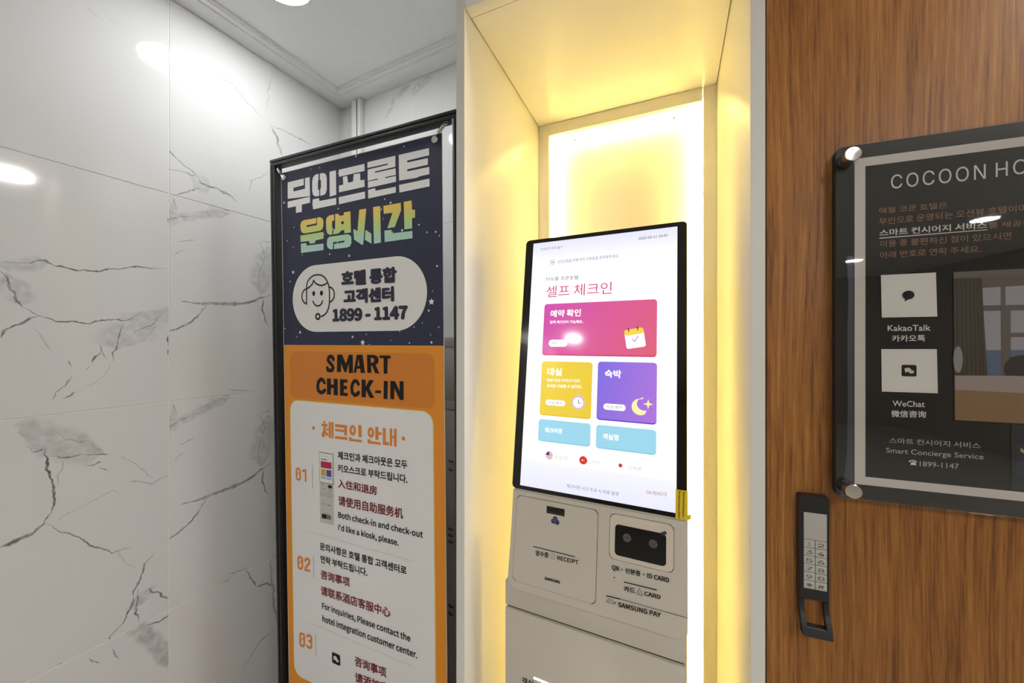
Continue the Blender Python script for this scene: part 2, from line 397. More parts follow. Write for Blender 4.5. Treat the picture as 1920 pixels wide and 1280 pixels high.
def tile_mesh(w, h, u_off, v_off, m):
    bm = bmesh.new(); P0 = Pl((0, 0, 0), 0)
    g = 0.0009
    bm_box(bm, P0, g, w - g, g, h - g, -0.008, 0.0, 0.0008, 1)
    uvl = bm.loops.layers.uv.new('UVMap'); bmesh.ops.recalc_face_normals(bm, faces=bm.faces[:])
    for f in bm.faces:
        for lp in f.loops: lp[uvl].uv = ((lp.vert.co.x + u_off) / 0.6, (lp.vert.co.z + v_off) / 0.6)
    me = bpy.data.meshes.new('tile'); bm.to_mesh(me); bm.free(); me.materials.append(m); return me
CACHE = {}
def tile(pl, u, v, w, h, u_off, v_off, m, parent):
    k = (round(w, 3), round(h, 3), round(u_off, 3), round(v_off, 3), m.name)
    if k not in CACHE: CACHE[k] = tile_mesh(w, h, u_off, v_off, m)
    o = bpy.data.objects.new('tile', CACHE[k]); COL.objects.link(o); o.parent = parent
    M = pl.matrix(); M.translation = pl.W(u, v, 0); o.matrix_local = M
rows = [(1.7265, ZC + .004 - 1.7265), (1.1265, .6), (.5265, .6), (0.0, .5265)]
cyc = [M_L2, M_R2, M_L3, M_R1]
for r_, (z, h) in enumerate(rows):
    voff = 0 if r_ < 3 else 0.0735
    tile(WL, 0, z, .578, h, 0, voff, (M_R1, M_R2, M_R2, M_R4)[r_], wl)
    tile(WL, -.6, z, .6, h, 0, voff, (M_L1, M_L2, M_L3, M_L4)[r_], wl)
    for k in range(2, 10): tile(WL, -.6 * k, z, .6, h, 0, voff, cyc[(k + r_) % 4], wl)
    tile(WB, 0, z, .389, h, .211, voff, (M_B0, M_R2, M_L2, M_R4)[r_], wb)
    tile(WB, .389, z, .511, h, 0, voff, (M_B1, M_L3, M_R2, M_L4)[r_], wb)
# cornice: soffit, bead and cove
def cornice(name, a, b):
    prof = [(0, ZC + .006), (0, ZC), (.061, ZC), (.0615, ZC + .0045), (.065, ZC + .0045), (.069, ZC + .001), (.075, ZC + .001), (.078, ZC + .004), (.0785, ZC + .009), (.085, ZC + .009), (.089, ZC + .0065), (.089, ZTOP), (0, ZTOP)]
    vs, fs = [], []
    for (ax, bx, da, db) in (a, b):
        for d, z in prof: vs.append(G(ax + da * d, bx + db * d, z))
    n = len(prof)
    for i in range(n): fs.append((i, (i + 1) % n, n + (i + 1) % n, n + i))
    fs += [tuple(range(n))[::-1], tuple(range(n, 2 * n))]
    return S(mesh(name, vs, fs, white_paint))
cornice('trim_1', (A0, B0, 1, 1), (A0, B1, 1, -1))
cornice('trim_2', (A0, B1, 1, -1), (A0 + .90, B1, 0, -1))

# ------------------------------------------------------------------ downlights
m_ring = mat('downlight_ring', rgb(235, 235, 232), 0.4)
m_lamp = mat('downlight_diffuser', (1, 1, 1, 1), 0.5, emit=(0.965, 0.985, 1.0, 1), es=LAMP)
m_lamp2 = mat('lobby_downlight_diffuser', (1, 1, 1, 1), 0.5, emit=(1, 0.985, 0.96, 1), es=LAMP_LOBBY)
GRP = 'recessed ceiling downlights'
k = 0
for i, a in enumerate((-1.10, 0.95, 2.95)):
    for j, b in enumerate((0.63, -0.98, -2.6, -4.2)):
        if i == 0 and j in (1, 3): continue
        c = G(a, b, ZTOP) if (i or j) else Vector((-0.645, 1.03, ZTOP))
        lab = 'round white recessed downlight glowing in the ceiling above the tiled corner' if not (i or j) else 'recessed ceiling downlight, %s line from the tiled wall, %s from the kiosk side' % (('first', 'second', 'third')[i], ('nearest', 'second', 'third', 'fourth')[j])
        t = thing('ceiling_downlight', lab, 'ceiling light', Matrix.Translation(c), GRP)
        lathe('trim_ring', c, (0, 0, -1), [(-.003, .088), (.002, .088), (.0035, .084), (.0035, .077), (-.003, .077)], m_ring, t, 40)
        lathe('diffuser', c, (0, 0, -1), [(-.002, .0765), (.0025, .0765)], m_lamp2 if (i or j) else m_lamp, t, 40)

# ------------------------------------------------------------------ lit niche cabinet
TH = R(23.425); sc = 1.12 / 1.2
NW, ND, NZ = .508 * sc, .4654 * sc, EYE + .6948 * sc
dN = Vector((math.cos(TH), -math.sin(TH), 0)); mN = Vector((math.sin(TH), math.cos(TH), 0))
LB = Vector((.07166 * 1.12, 1.12, 0)); FL = LB - mN * ND
N = Pl(FL, TH)                                       # u across, v up, w towards the viewer (depth is -w)
lam = noise_mat('white_laminate', rgb(245, 242, 234), rgb(247, 244, 237), (300, 300, 300), 0.28, coat=0.0, bump=0.02)
edge_m = mat('grey_edge_band', rgb(222, 219, 212), 0.45)
dark_m = mat('dark_joint', rgb(40, 36, 32), 0.7)
m_led = mat('warm_led_strip', (1, 1, 1, 1), 0.5, emit=(1.0, 0.74, 0.215, 1), es=LED)
nic = thing('lit_niche_cabinet', 'tall white niche cabinet glowing warm yellow around the check-in kiosk', 'cabinet', N.matrix())
T = .018; HT = ZTOP - .002
box('side_panel', N, -T, 0, 0, HT, -ND - .045, -.0005, lam, nic, .0006, label='left white side panel')
box('edge_band', N, -T, -.0002, 0, HT, -.0003, .0007, edge_m, nic)
box('side_panel', N, NW, NW + T, 0, HT, -ND - .045, -.0005, lam, nic, .0006, label='right white side panel')
box('edge_band', N, NW + .0002, NW + T, 0, HT, -.0003, .0007, edge_m, nic)
box('top_board', N, .0014, NW - .0014, NZ, NZ + T, -ND - .04, -.0262, lam, nic)
box('front_rail', N, .0010, NW - .0006, NZ, NZ + T, -.0250, -.0005, lam, nic, .0004)
box('fascia_panel', N, .001, NW - .001, NZ + T + .001, HT, -.30, -.28, edge_m, nic, label='grey panel above the niche')
FB = .0165                                          # frame boards in front of the lit back panel
nu = lambda px, py: N.at(px, py, -ND)[0]
fu0 = nu(1029, 300); fu1 = nu(1319, 300); fv1 = N.at(1029, 254, -ND)[1]
box('frame_board', N, .0005, fu0, 0.0, NZ - .0008, -ND - FB, -ND, lam, nic, .0005, label='left frame board')
box('frame_board', N, fu1, NW - .0005, 0.0, NZ - .0008, -ND - FB, -ND, lam, nic, .0005, label='right frame board')
box('frame_board', N, fu0 + .0006, fu1 - .0022, fv1, NZ - .0008, -ND - FB, -ND, lam, nic, .0005, label='top frame board')
box('back_panel', N, .0, NW, 0, NZ, -ND - .048, -ND - .042, lam, nic)
# LED strips run behind the frame boards and wash the back panel
box('led_strip', N, fu0 - .013, fu0 - .003, .08, fv1 + .004, -ND - FB - .004, -ND - FB - .001, m_led, nic)
box('led_strip', N, fu1 + .003, fu1 + .013, .08, fv1 + .004, -ND - FB - .004, -ND - FB - .001, m_led, nic)
box('led_strip', N, fu0, fu1, fv1 + .004, fv1 + .014, -ND - FB - .004, -ND - FB - .001, m_led, nic)
for px, py in ((1071, 248), (1264, 201)):
    u, v = N.at(px, py, -ND)
    lathe('screw', N.W(u, fv1 - .006, -ND - .042), N.n, [(0, .003), (.003, .003), (.004, .002)], dark_m, nic, 10)

# ------------------------------------------------------------------ banner stand with hanging banner
BO = (-.73257, 1.17545, EYE + .53381)
B = Pl(BO, R(22.447), R(-.934))
m_frame = noise_mat('black_painted_frame', rgb(22, 22, 22), rgb(30, 30, 30), (300, 300, 300), 0.45)
st = thing('banner_stand', 'tall black metal stand frame holding the check-in banner by the tiled corner', 'stand', Matrix.Translation((BO[0] + .3, BO[1] - .12, 0)))
fw1 = .014; fw0 = -.012; bw = .021
uo0 = sum(B.at(x, y, fw1)[0] for x, y in ((505, 302), (508, 430), (512, 690), (516, 1000))) / 4
vo1 = (B.at(505, 302.5, fw1)[1] + B.at(856, 199.7, fw1)[1]) / 2
uo1 = B.at(850.5, 640, fw1)[0] + bw
vbot = -1.825
def bar(name, u0, u1, v0, v1):
    bm = bmesh.new()
    if v1 - v0 > u1 - u0:
        q = (u1 - u0)
        bm_box(bm, B, u0, u1, v0, v1, fw0, fw1 - .004, .0008); bm_box(bm, B, u0 + .0008, u0 + q * .42, v0, v1, fw1 - .0045, fw1, .0006); bm_box(bm, B, u0 + q * .52, u1 - .0008, v0, v1, fw1 - .0045, fw1 - .001, .0006)
    else:
        q = (v1 - v0)
        bm_box(bm, B, u0, u1, v0, v1, fw0, fw1 - .004, .0008); bm_box(bm, B, u0, u1, v1 - q * .42, v1 - .0008, fw1 - .0045, fw1, .0006); bm_box(bm, B, u0, u1, v0 + .0008, v1 - q * .52, fw1 - .0045, fw1 - .001, .0006)
    return bm_obj(name, bm, m_frame, st, True)
bar('upright', uo0, uo0 + bw, vbot, vo1 - bw - .0005); bar('upright', uo1 - bw, uo1, vbot, vo1 - bw - .0005)
bar('top_rail', uo0, uo1, vo1 - bw, vo1)
for uu in (uo0 + bw / 2, uo1 - bw / 2):
    c = B.W(uu, vbot, 0); FP = Pl((c.x, c.y, 0), R(22.447))
    box('foot', FP, -.02, .02, 0, .012, -.16, .14, m_frame, st, .003)
    box('foot_post', FP, -.008, .008, .012, .05, -.008, .008, m_frame, st)

m_navy = noise_mat('navy_print', rgb(36, 42, 68), rgb(40, 46, 71), (4, 4, 4), 0.5)
m_vinyl = mat('white_vinyl', rgb(232, 231, 228), 0.4)
m_orange = mat('orange_print', rgb(238, 152, 38), 0.38); m_orange2 = mat('dark_orange_print', rgb(222, 134, 42), 0.38)
m_ltxt = mat('light_print', rgb(240, 240, 239), 0.4); m_pill = mat('pale_grey_print', rgb(237, 236, 233), 0.4)
m_blk = mat('black_print', rgb(18, 17, 16), 0.45, spec=.3); m_navytx = mat('dark_navy_print', rgb(40, 42, 64), 0.4)
m_red = mat('dark_red_print', rgb(120, 22, 34), 0.4); m_cream = mat('pale_yellow_print', rgb(246, 214, 130), 0.4)
m_card = mat('white_print', rgb(240, 240, 239), 0.4); m_orgtx = mat('orange_lettering', rgb(236, 140, 44), 0.4)
m_line = mat('grey_print', rgb(120, 118, 116), 0.5); m_dot = mat('gold_print', rgb(190, 170, 110), 0.5)
# gradient for the second headline: a printed colour fade
gm = mat('gradient_print', rgb(200, 220, 150), 0.4); t = NT(gm)
gmv = (B.at(700, 385)[1] + B.at(620, 395)[1]) / 2; 
tc = t.new('ShaderNodeTexCoord'); sp = t.new('ShaderNodeSeparateXYZ'); t.link(tc.outputs['Object'], sp.inputs[0])
vt = .5 * (B.at(660, 402)[1] + B.at(770, 380)[1]); vb = .5 * (B.at(570, 470)[1] + B.at(770, 448)[1])
mr = t.new('ShaderNodeMapRange'); mr.inputs['From Min'].default_value = vb; mr.inputs['From Max'].default_value = vt; t.link(sp.outputs[2], mr.inputs['Value'])
cr_ = t.new('ShaderNodeValToRGB'); e = cr_.color_ramp.elements; e[0].color = rgb(186, 226, 214); e[1].color = rgb(246, 212, 106)
ne = e.new(.28); ne.color = rgb(186, 226, 196); ne = e.new(.52); ne.color = rgb(200, 226, 138)
t.link(mr.outputs[0], cr_.inputs[0]); t.link(cr_.outputs[0], t.p.inputs['Base Color'])

bn = thing('hanging_banner', 'navy and orange vinyl banner reading SMART CHECK-IN with Korean hours headline', 'banner', B.matrix())
BV = -1.79
vn = (B.at(532, 647)[1] + B.at(834, 647)[1]) / 2
box('banner_sheet', B, 0, .6, BV, 0, -.0008, 0, m_vinyl, bn)
w1, w2, w3, w4 = .0005, .0010, .0015, .0020
flat('navy_field', B, [[(.0025, vn), (.5985, vn), (.5985, -.002), (.0025, -.002)]], w1, m_navy, bn)
flat('orange_field', B, [[(.0025, BV + .002), (.5985, BV + .002), (.5985, vn - .0005), (.0025, vn - .0005)]], w1, m_orange, bn)
Z2 = crop(500, 180, 4.924); Z3 = crop(500, 430, 4.924); Z4 = crop(500, 640, 4.924); Z5 = crop(500, 830, 5.0526); Z6 = crop(500, 1000, 4.571); Z7 = crop(500, 480, 5.818)
Q1 = crop(500, 380, 9.6); Q2 = crop(640, 360, 9.6)
def P(cr, pts, pl=B): return pxs(pl, cr(pts))
head = [
 [(197, 798), (345, 762), (345, 823), (250, 848), (250, 882), (357, 856), (357, 759), (400, 748), (403, 925), (197, 950)],
 [(197, 975), (403, 930), (403, 985), (327, 1003), (327, 1070), (273, 1080), (273, 1018), (197, 1035)],
 [(423, 880), (423, 790), (430, 752), (450, 728), (482, 718), (482, 773), (476, 790), (476, 866), (488, 868), (488, 922), (450, 928), (430, 912)],
 [(494, 716), (535, 712), (552, 730), (558, 760), (558, 860), (550, 895), (535, 912), (497, 922), (497, 860), (504, 850), (504, 778), (494, 772)],
 [(583, 700), (642, 686), (645, 912), (585, 930)],
 [(428, 955), (485, 942), (490, 970), (645, 940), (645, 1002), (432, 1047), (425, 1000)],
 [(668, 682), (905, 627), (907, 692), (670, 747)],
 [(706, 748), (745, 738), (755, 802), (800, 790), (806, 724), (865, 713), (868, 780), (905, 772), (907, 838), (670, 890), (670, 828), (710, 818)],
 [(668, 935), (910, 882), (912, 945), (670, 1000)],
 [(933, 612), (1190, 552), (1190, 654), (1003, 698), (1003, 710), (1192, 668), (1195, 728), (1097, 750), (1097, 760), (1195, 738), (1197, 792), (937, 850), (937, 790), (1027, 774), (1027, 763), (935, 784), (935, 680), (1120, 636), (1120, 624), (933, 665)],
 [(938, 868), (1003, 850), (1008, 875), (1195, 838), (1195, 892), (940, 947)],
 [(1222, 545), (1500, 482), (1503, 548), (1300, 597), (1300, 615), (1490, 574), (1490, 635), (1300, 678), (1300, 697), (1503, 655), (1505, 722), (1415, 742), (1385, 757), (1225, 782)],
 [(1225, 822), (1505, 763), (1507, 835), (1228, 892)]]
flat('headline_lettering', B, [P(Z2, p) for p in head], w2, m_ltxt, bn, label='white stencil headline lettering')
h2a = [
 [(900, 275), (900, 370), (722, 408), (722, 440), (912, 402), (912, 268), (960, 260), (1005, 280), (1025, 320), (1025, 420), (1010, 470), (970, 505), (700, 552), (650, 545), (620, 500), (612, 400), (630, 345), (670, 315)],
 [(612, 592), (1028, 525), (1030, 645), (880, 680), (878, 722), (780, 738), (770, 690), (615, 705)],
 [(620, 740), (715, 722), (728, 772), (1028, 735), (1028, 852), (625, 905)],
 [(1220, 215), (1220, 320), (1185, 330), (1182, 460), (1205, 462), (1200, 490), (1185, 500), (1185, 575), (1140, 578), (1095, 550), (1078, 490), (1072, 330), (1090, 265), (1140, 228)],
 [(1238, 205), (1290, 200), (1330, 240), (1392, 222), (1395, 175), (1512, 155), (1522, 535), (1405, 550), (1402, 492), (1350, 500), (1300, 552), (1205, 572), (1205, 500), (1238, 462)],
 [(1095, 660), (1130, 615), (1450, 568), (1500, 578), (1528, 620), (1530, 730), (1500, 790), (1440, 808), (1220, 835), (1218, 745), (1405, 712), (1405, 680), (1200, 712), (1198, 835), (1150, 840), (1105, 810), (1088, 760)]]
h2b = [
 [(328, 318), (455, 298), (425, 620), (400, 935), (380, 955), (235, 855), (222, 680), (235, 668), (295, 705)],
 [(440, 680), (545, 750), (548, 930), (425, 855)],
 [(577, 272), (705, 252), (717, 910), (590, 930)],
 [(762, 250), (1075, 195), (1080, 330), (965, 630), (832, 655), (925, 375), (768, 392)],
 [(1128, 178), (1268, 152), (1278, 318), (1330, 318), (1332, 460), (1278, 470), (1278, 655), (1140, 672)],
 [(780, 695), (905, 680), (915, 745), (1282, 700), (1285, 832), (785, 900)]]
flat('headline_lettering', B, [P(Q1, p) for p in h2a] + [P(Q2, p) for p in h2b], w2, gm, bn, label='yellow to mint faded headline lettering')
flat('counter', B, [P(Q1, [(1350, 340), (1395, 332), (1395, 380), (1350, 388)])], w3, m_navy, bn)
# stars
ds = []
for Z, L in ((Z2, [(410, 677, 6), (492, 662, 7), (665, 715, 6), (826, 556, 10), (1270, 467, 7), (163, 985, 10), (663, 1040, 8), (1092, 953, 8), (1146, 985, 11), (1061, 1048, 8), (1080, 1135, 5), (1407, 1188, 9), (1253, 1240, 12), (1482, 1258, 8), (1563, 1254, 9), (255, 1212, 6), (1165, 1258, 6)]),
             (Z3, [(193, 106, 7), (248, 165, 6), (332, 233, 5), (584, 228, 8), (219, 482, 7), (172, 915, 6), (311, 949, 12), (281, 991, 6), (795, 992, 11), (923, 968, 6), (1150, 1023, 5), (1320, 1047, 8), (1523, 1042, 12), (1515, 972, 6), (1590, 903, 7), (1440, 862, 6), (1362, 901, 7), (1230, 940, 6), (1498, 749, 10), (1533, 568, 6), (1575, 339, 10), (1595, 58, 7), (950, 1062, 6), (540, 48, 5), (656, 120, 6)])):
    for x, y, r in L:
        p = P(Z, [(x, y), (x, y + r)]); ds.append(circ(p[0][0], p[0][1], abs(p[1][1] - p[0][1]), 8))
for x, y, r in ((764, 244, 15), (247, 395, 18), (1523, 668, 32), (889, 1044, 28)):
    p = P(Z3, [(x, y), (x, y + r)]); ds.append(star(p[0][0], p[0][1], abs(p[1][1] - p[0][1]), .55))
for q in ds: flat('star_print', B, [q], w2, m_ltxt, bn)
# pill with the call centre
a = B.at(549.4, 562)[0]; b = B.at(801.2, 550)[0]; c = (B.at(589.4, 497)[1] + B.at(747.8, 480.2)[1]) / 2; d = (B.at(595.5, 621.9)[1] + B.at(746.7, 619.9)[1]) / 2
flat('pill_print', B, [rrect(a, b, d, c, (c - d) / 2 - .0001, 14)], w2, m_pill, bn)
ic = []
for L in ([(440, 352), (441, 320), (449, 285), (465, 255), (490, 228), (520, 210), (560, 203), (600, 208), (632, 228), (658, 262), (675, 300), (686, 345), (690, 400), (690, 500), (682, 560), (662, 610), (635, 640), (600, 658)],
          [(440, 355), (415, 368), (395, 400), (388, 440), (394, 475), (412, 505), (440, 521), (440, 355)],
          [(690, 337), (718, 350), (737, 380), (743, 415), (737, 455), (718, 487), (690, 503)],
          [(440, 358), (475, 335), (502, 305), (516, 266), (540, 298), (570, 315), (605, 320), (640, 310), (668, 290)],
          [(510, 492), (520, 518), (538, 537), (562, 544), (588, 536), (606, 514), (614, 488)]):
    ic += stroke(P(Z7, L), .0044)
p = P(Z7, [(563, 658), (563, 696)]); ic += ring(p[0][0], p[0][1], abs(p[1][1] - p[0][1]) * .95 + .001, abs(p[1][1] - p[0][1]) * .8 - .003, 20)
for x, y in ((518, 408), (602, 403)):
    p = P(Z7, [(x, y)])[0]; ic.append(circ(p[0], p[1], .0062, 14, .0075))
flat('headset_icon', B, ic, w3, m_blk, bn, label='black line drawing of a smiling face with a headset')
def tb(s, Z, BL, BR, TL, m, bold=0.0, w=w3, **k):
    q = Z([BL, BR, TL]); return text(s, B, q[0], q[1], q[2], m, bn, w, bold=bold, **k)
tb('호텔 통합', Z7, (818, 332), (1425, 290), (818, 165), m_navytx, .024)
tb('고객센터', Z7, (842, 525), (1395, 497), (842, 365), m_navytx, .024)
tb('1899 - 1147', Z7, (722, 718), (1545, 692), (722, 575), m_navytx, .024)
o = [B.at(*q) for q in Z4([(218, 92), (1545, 108), (1545, 612), (218, 520)])]
flat('dark_orange_card', B, [rrect(o[0][0], o[1][0], (o[2][1] + o[3][1]) / 2, (o[0][1] + o[1][1]) / 2, .022)], w2, m_orange2, bn)
def wide(Z, pts, px):                               # pen stroke whose width is given in picture units
    a = B.at(*Z([pts[0]])[0]); b = B.at(*Z([(pts[0][0], pts[0][1] + px)])[0]); return stroke(P(Z, pts), abs(a[1] - b[1]))
big = [P(Z4, q) for q in (
 [(655, 120), (700, 120), (735, 205), (762, 122), (798, 122), (800, 290), (762, 290), (762, 200), (738, 285), (722, 282), (690, 200), (690, 282), (652, 280)],
 [(835, 122), (888, 122), (912, 290), (872, 290), (866, 250), (838, 250), (830, 288), (806, 288)],
 [(930, 122), (1000, 124), (1030, 140), (1038, 175), (1030, 200), (1008, 215), (1045, 296), (1005, 292), (978, 222), (968, 222), (968, 290), (932, 288)],
 [(1045, 128), (1148, 130), (1146, 158), (1120, 156), (1117, 298), (1083, 295), (1083, 155), (1045, 152)],
 [(560, 340), (597, 341), (597, 395), (622, 397), (622, 343), (660, 345), (660, 497), (622, 494), (622, 430), (597, 428), (597, 490), (560, 487)],
 [(680, 347), (750, 350), (750, 380), (716, 378), (716, 408), (745, 410), (745, 440), (716, 438), (716, 472), (752, 475), (752, 503), (680, 498)],
 [(880, 350), (917, 352), (917, 420), (950, 355), (992, 357), (950, 430), (998, 522), (955, 518), (920, 445), (917, 515), (880, 512)],
 [(1008, 450), (1062, 453), (1058, 478), (1003, 474)], [(1085, 362), (1122, 364), (1118, 532), (1082, 528)],
 [(1145, 362), (1190, 367), (1230, 455), (1230, 365), (1267, 367), (1267, 540), (1232, 538), (1182, 430), (1180, 534), (1145, 530)])]
flat('title_lettering', B, big, w3, m_blk, bn, label='bold black lettering SMART CHECK-IN')
for L in ([(620, 165), (612, 145), (594, 136), (576, 148), (570, 172), (588, 198), (608, 218), (618, 242), (608, 264), (588, 268), (568, 262), (564, 244)],
          [(536, 378), (524, 354), (502, 348), (482, 372), (474, 412), (480, 450), (500, 470), (524, 466), (540, 450)],
          [(850, 392), (838, 368), (815, 362), (796, 388), (788, 430), (794, 472), (815, 494), (838, 488), (852, 470)]):
    flat('title_lettering', B, wide(Z4, L, 35), w3, m_blk, bn)
for q in ([(844, 224), (861, 224), (853, 160)], [(967, 150), (988, 152), (999, 172), (988, 195), (967, 195)]): flat('counter', B, [P(Z4, q)], w4, m_orange2, bn)
cu0 = B.at(*Z4([(225, 700)])[0])[0]; cu1 = B.at(*Z4([(1536, 760)])[0])[0]; cv1 = (B.at(*Z4([(300, 556)])[0])[1] + B.at(*Z4([(1400, 636)])[0])[1]) / 2
cv0 = B.at(592, 1281)[1] 
flat('card_border', B, [rrect(cu0 - .003, cu1 + .003, cv0 - .003, cv1 + .003, .036)], w2, m_cream, bn)
flat('white_card', B, [rrect(cu0, cu1, cv0, cv1, .033)], w3, m_card, bn)
W5 = .0022
sub = [P(Z4, q) for q in (
 [(527, 730), (548, 733), (548, 752), (527, 750)], [(512, 755), (566, 761), (566, 786), (512, 780)],
 [(530, 784), (552, 786), (550, 830), (536, 886), (514, 872), (512, 852), (528, 822)], [(551, 828), (573, 850), (569, 874), (545, 852)],
 [(560, 800), (578, 802), (578, 822), (560, 820)], [(579, 740), (597, 742), (597, 888), (578, 885)], [(603, 742), (622, 745), (622, 895), (603, 892)],
 [(637, 760), (748, 772), (746, 866), (720, 864), (722, 836), (640, 826), (640, 804), (722, 814), (722, 797), (637, 787)], [(637, 870), (750, 882), (750, 908), (637, 895)],
 [(850, 768), (880, 771), (882, 882), (852, 879)], [(767, 880), (788, 882), (790, 897), (883, 907), (883, 930), (767, 916)],
 [(1008, 785), (1035, 788), (1037, 835), (1065, 838), (1065, 862), (1037, 860), (1037, 906), (1010, 903)], [(937, 900), (962, 902), (964, 918), (1057, 930), (1057, 952), (940, 938)],
 [(1077, 795), (1102, 798), (1104, 925), (1136, 930), (1136, 958), (1077, 950)], [(1142, 800), (1162, 802), (1162, 962), (1142, 960)], [(1162, 870), (1180, 872), (1180, 892), (1162, 890)], [(1180, 802), (1203, 805), (1203, 970), (1180, 968)])]
flat('subtitle_lettering', B, sub, W5, m_orgtx, bn, label='orange stencil subtitle lettering')
for cx0, cy0 in ((799, 818), (967, 838)):
    flat('subtitle_lettering', B, wide(Z4, [(cx0 + 20 * math.cos(R(a_)), cy0 + 36 * math.sin(R(a_))) for a_ in range(-70, 271, 20)], 25), W5, m_orgtx, bn)
dd = []
for x, y, r in ((438, 796, 17), (1266, 894, 19)):
    p = P(Z4, [(x, y), (x, y + r)]); dd.append(circ(p[0][0], p[0][1], abs(p[1][1] - p[0][1])))
for q in dd: flat('bullet_print', B, [q], W5, m_orgtx, bn)
tb('체크인과 체크아웃은 모두', Z5, (680, 152), (1338, 248), (680, 75), m_blk, .012, W5)
tb('키오스크로 부탁드립니다.', Z5, (680, 273), (1340, 383), (680, 198), m_blk, .012, W5)
tb('入住和退房', Z5, (682, 420), (1050, 495), (682, 338), m_red, .011, W5)
tb('请使用自助服务机', Z5, (685, 588), (1297, 718), (685, 495), m_red, .011, W5)
tb('Both check-in and check-out', Z5, (683, 705), (1485, 898), (683, 645), m_blk, .012, W5)
tb("I'd like a kiosk, please.", Z5, (685, 838), (1255, 988), (685, 765), m_blk, .012, W5)
tb('문의사항은 호텔 통합 고객센터로', Z6, (462, 135), (1203, 352), (462, 70), m_blk, .012, W5)
tb('연락 부탁드립니다.', Z6, (466, 245), (868, 365), (466, 180), m_blk, .012, W5)
tb('咨询事项', Z6, (468, 382), (718, 455), (468, 305), m_red, .011, W5)
tb('请联系酒店客服中心', Z6, (470, 520), (1065, 720), (470, 440), m_red, .011, W5)
tb('For inquiries, Please contact the', Z6, (480, 652), (1237, 940), (480, 583), m_blk, .012, W5)
tb('hotel integration customer center.', Z6, (483, 765), (1295, 1085), (483, 692), m_blk, .012, W5)
tb('咨询事项', Z6, (760, 1125), (1030, 1232), (760, 1042), m_red, .011, W5)
tb('请添加客服', Z6, (762, 1265), (1130, 1395), (762, 1180), m_red, .011, W5)
for s, Z, q, ln in (('01', Z5, [(275, 350), (390, 377), (275, 222)], [(438, 207), (440, 432)]), ('02', Z6, [(262, 300), (383, 330), (262, 178)], [(406, 182), (407, 380)]), ('03', Z6, [(278, 962), (400, 992), (278, 832)], [(424, 853), (427, 1047)])):
    (x0, y1), (x1, y3), (x2, y0) = q; fx = (x1 - x0) / 115; fy = (y1 - y0) / 128; dy = (y3 - y1) / (x1 - x0)
    def num(pts): return [(x0 + x * fx, y0 + y * fy + dy * x * fx) for x, y in pts]
    flat('number_print', B, wide(Z, num([(13, 28), (18, 16), (30, 12), (42, 18), (46, 30), (46, 98), (42, 112), (30, 118), (18, 112), (13, 100), (13, 28)]), 19) + wide(Z, num([(16, 78), (44, 40)]), 9), W5, m_orgtx, bn)
    D_ = {'01': [(72, 24), (98, 12), (100, 116)], '02': [(70, 34), (74, 18), (88, 12), (102, 20), (104, 42), (72, 100), (70, 116), (104, 116)],
          '03': [(70, 26), (78, 14), (96, 14), (104, 28), (104, 50), (88, 62), (104, 74), (104, 102), (96, 116), (78, 116), (70, 104)]}[s]
    flat('number_print', B, wide(Z, num(D_), 20), W5, m_orgtx, bn)
    flat('divider_print', B, stroke(P(Z, ln), .0012, False), W5, m_line, bn)
dots = []
for Z, a, b, n in ((Z5, (390, 833), (1385, 1115), 76), (Z6, (370, 757), (1262, 1136), 76)):
    p, q = P(Z, [a, b])
    for i in range(n):
        u = p[0] + (q[0] - p[0]) * i / (n - 1); v = p[1] + (q[1] - p[1]) * i / (n - 1); dots.append(circ(u, v, .0011, 6))
o = flat('dotted_line', B, dots, W5, m_dot, bn); o['kind'] = 'stuff'
# little picture of the kiosk printed on the banner
def fp(name, Z, polys, m, w):
    for q in polys: flat(name, B, [P(Z, q)], w, m, bn)
m_pink = mat('crimson_print', rgb(190, 40, 78), .4); m_yel = mat('mustard_print', rgb(222, 170, 60), .4); m_blu = mat('violet_print', rgb(74, 74, 160), .4); m_lb = mat('pale_blue_print', rgb(170, 185, 220), .4); m_lg = mat('light_grey_print', rgb(205, 203, 198), .4)
fp('kiosk_picture', Z5, [[(503, 83), (635, 104), (637, 395), (508, 368)]], m_blk, W5)
fp('kiosk_picture', Z5, [[(506, 88), (632, 108), (633, 388), (511, 363)]], m_card, W5 + .0003)
fp('kiosk_picture', Z5, [[(508, 372), (637, 398), (641, 778), (512, 745)]], m_lg, W5)
fp('kiosk_picture', Z5, [[(520, 168), (620, 184), (621, 246), (520, 230)]], m_pink, W5 + .0006)
fp('kiosk_picture', Z5, [[(522, 243), (566, 250), (566, 312), (522, 303)]], m_yel, W5 + .0006)
fp('kiosk_picture', Z5, [[(573, 251), (620, 259), (620, 322), (573, 313)]], m_blu, W5 + .0006)
fp('kiosk_picture', Z5, [[(522, 312), (566, 320), (566, 340), (522, 332)], [(573, 322), (620, 330), (620, 350), (573, 341)]], m_lb, W5 + .0006)
fp('kiosk_picture', Z5, [[(590, 395), (627, 403), (627, 431), (590, 424)], [(530, 665), (617, 684), (617, 725), (530, 708)], [(530, 384), (552, 389), (552, 394), (530, 390)], [(521, 145), (577, 154), (577, 163), (521, 154)],
                         [(512, 465), (636, 490), (636, 493), (512, 468)], [(512, 483), (638, 510), (638, 513), (512, 486)], [(582, 580), (618, 590), (618, 597), (582, 587)], [(530, 568), (558, 574), (558, 580), (530, 574)],
                         [(588, 436), (626, 444), (626, 448), (588, 440)], [(530, 425), (562, 432), (562, 436), (530, 429)], [(592, 455), (626, 462), (626, 465), (592, 458)], [(524, 117), (585, 127), (585, 129), (524, 119)], [(550, 655), (595, 666), (595, 669), (550, 658)]], m_line, W5 + .0006)
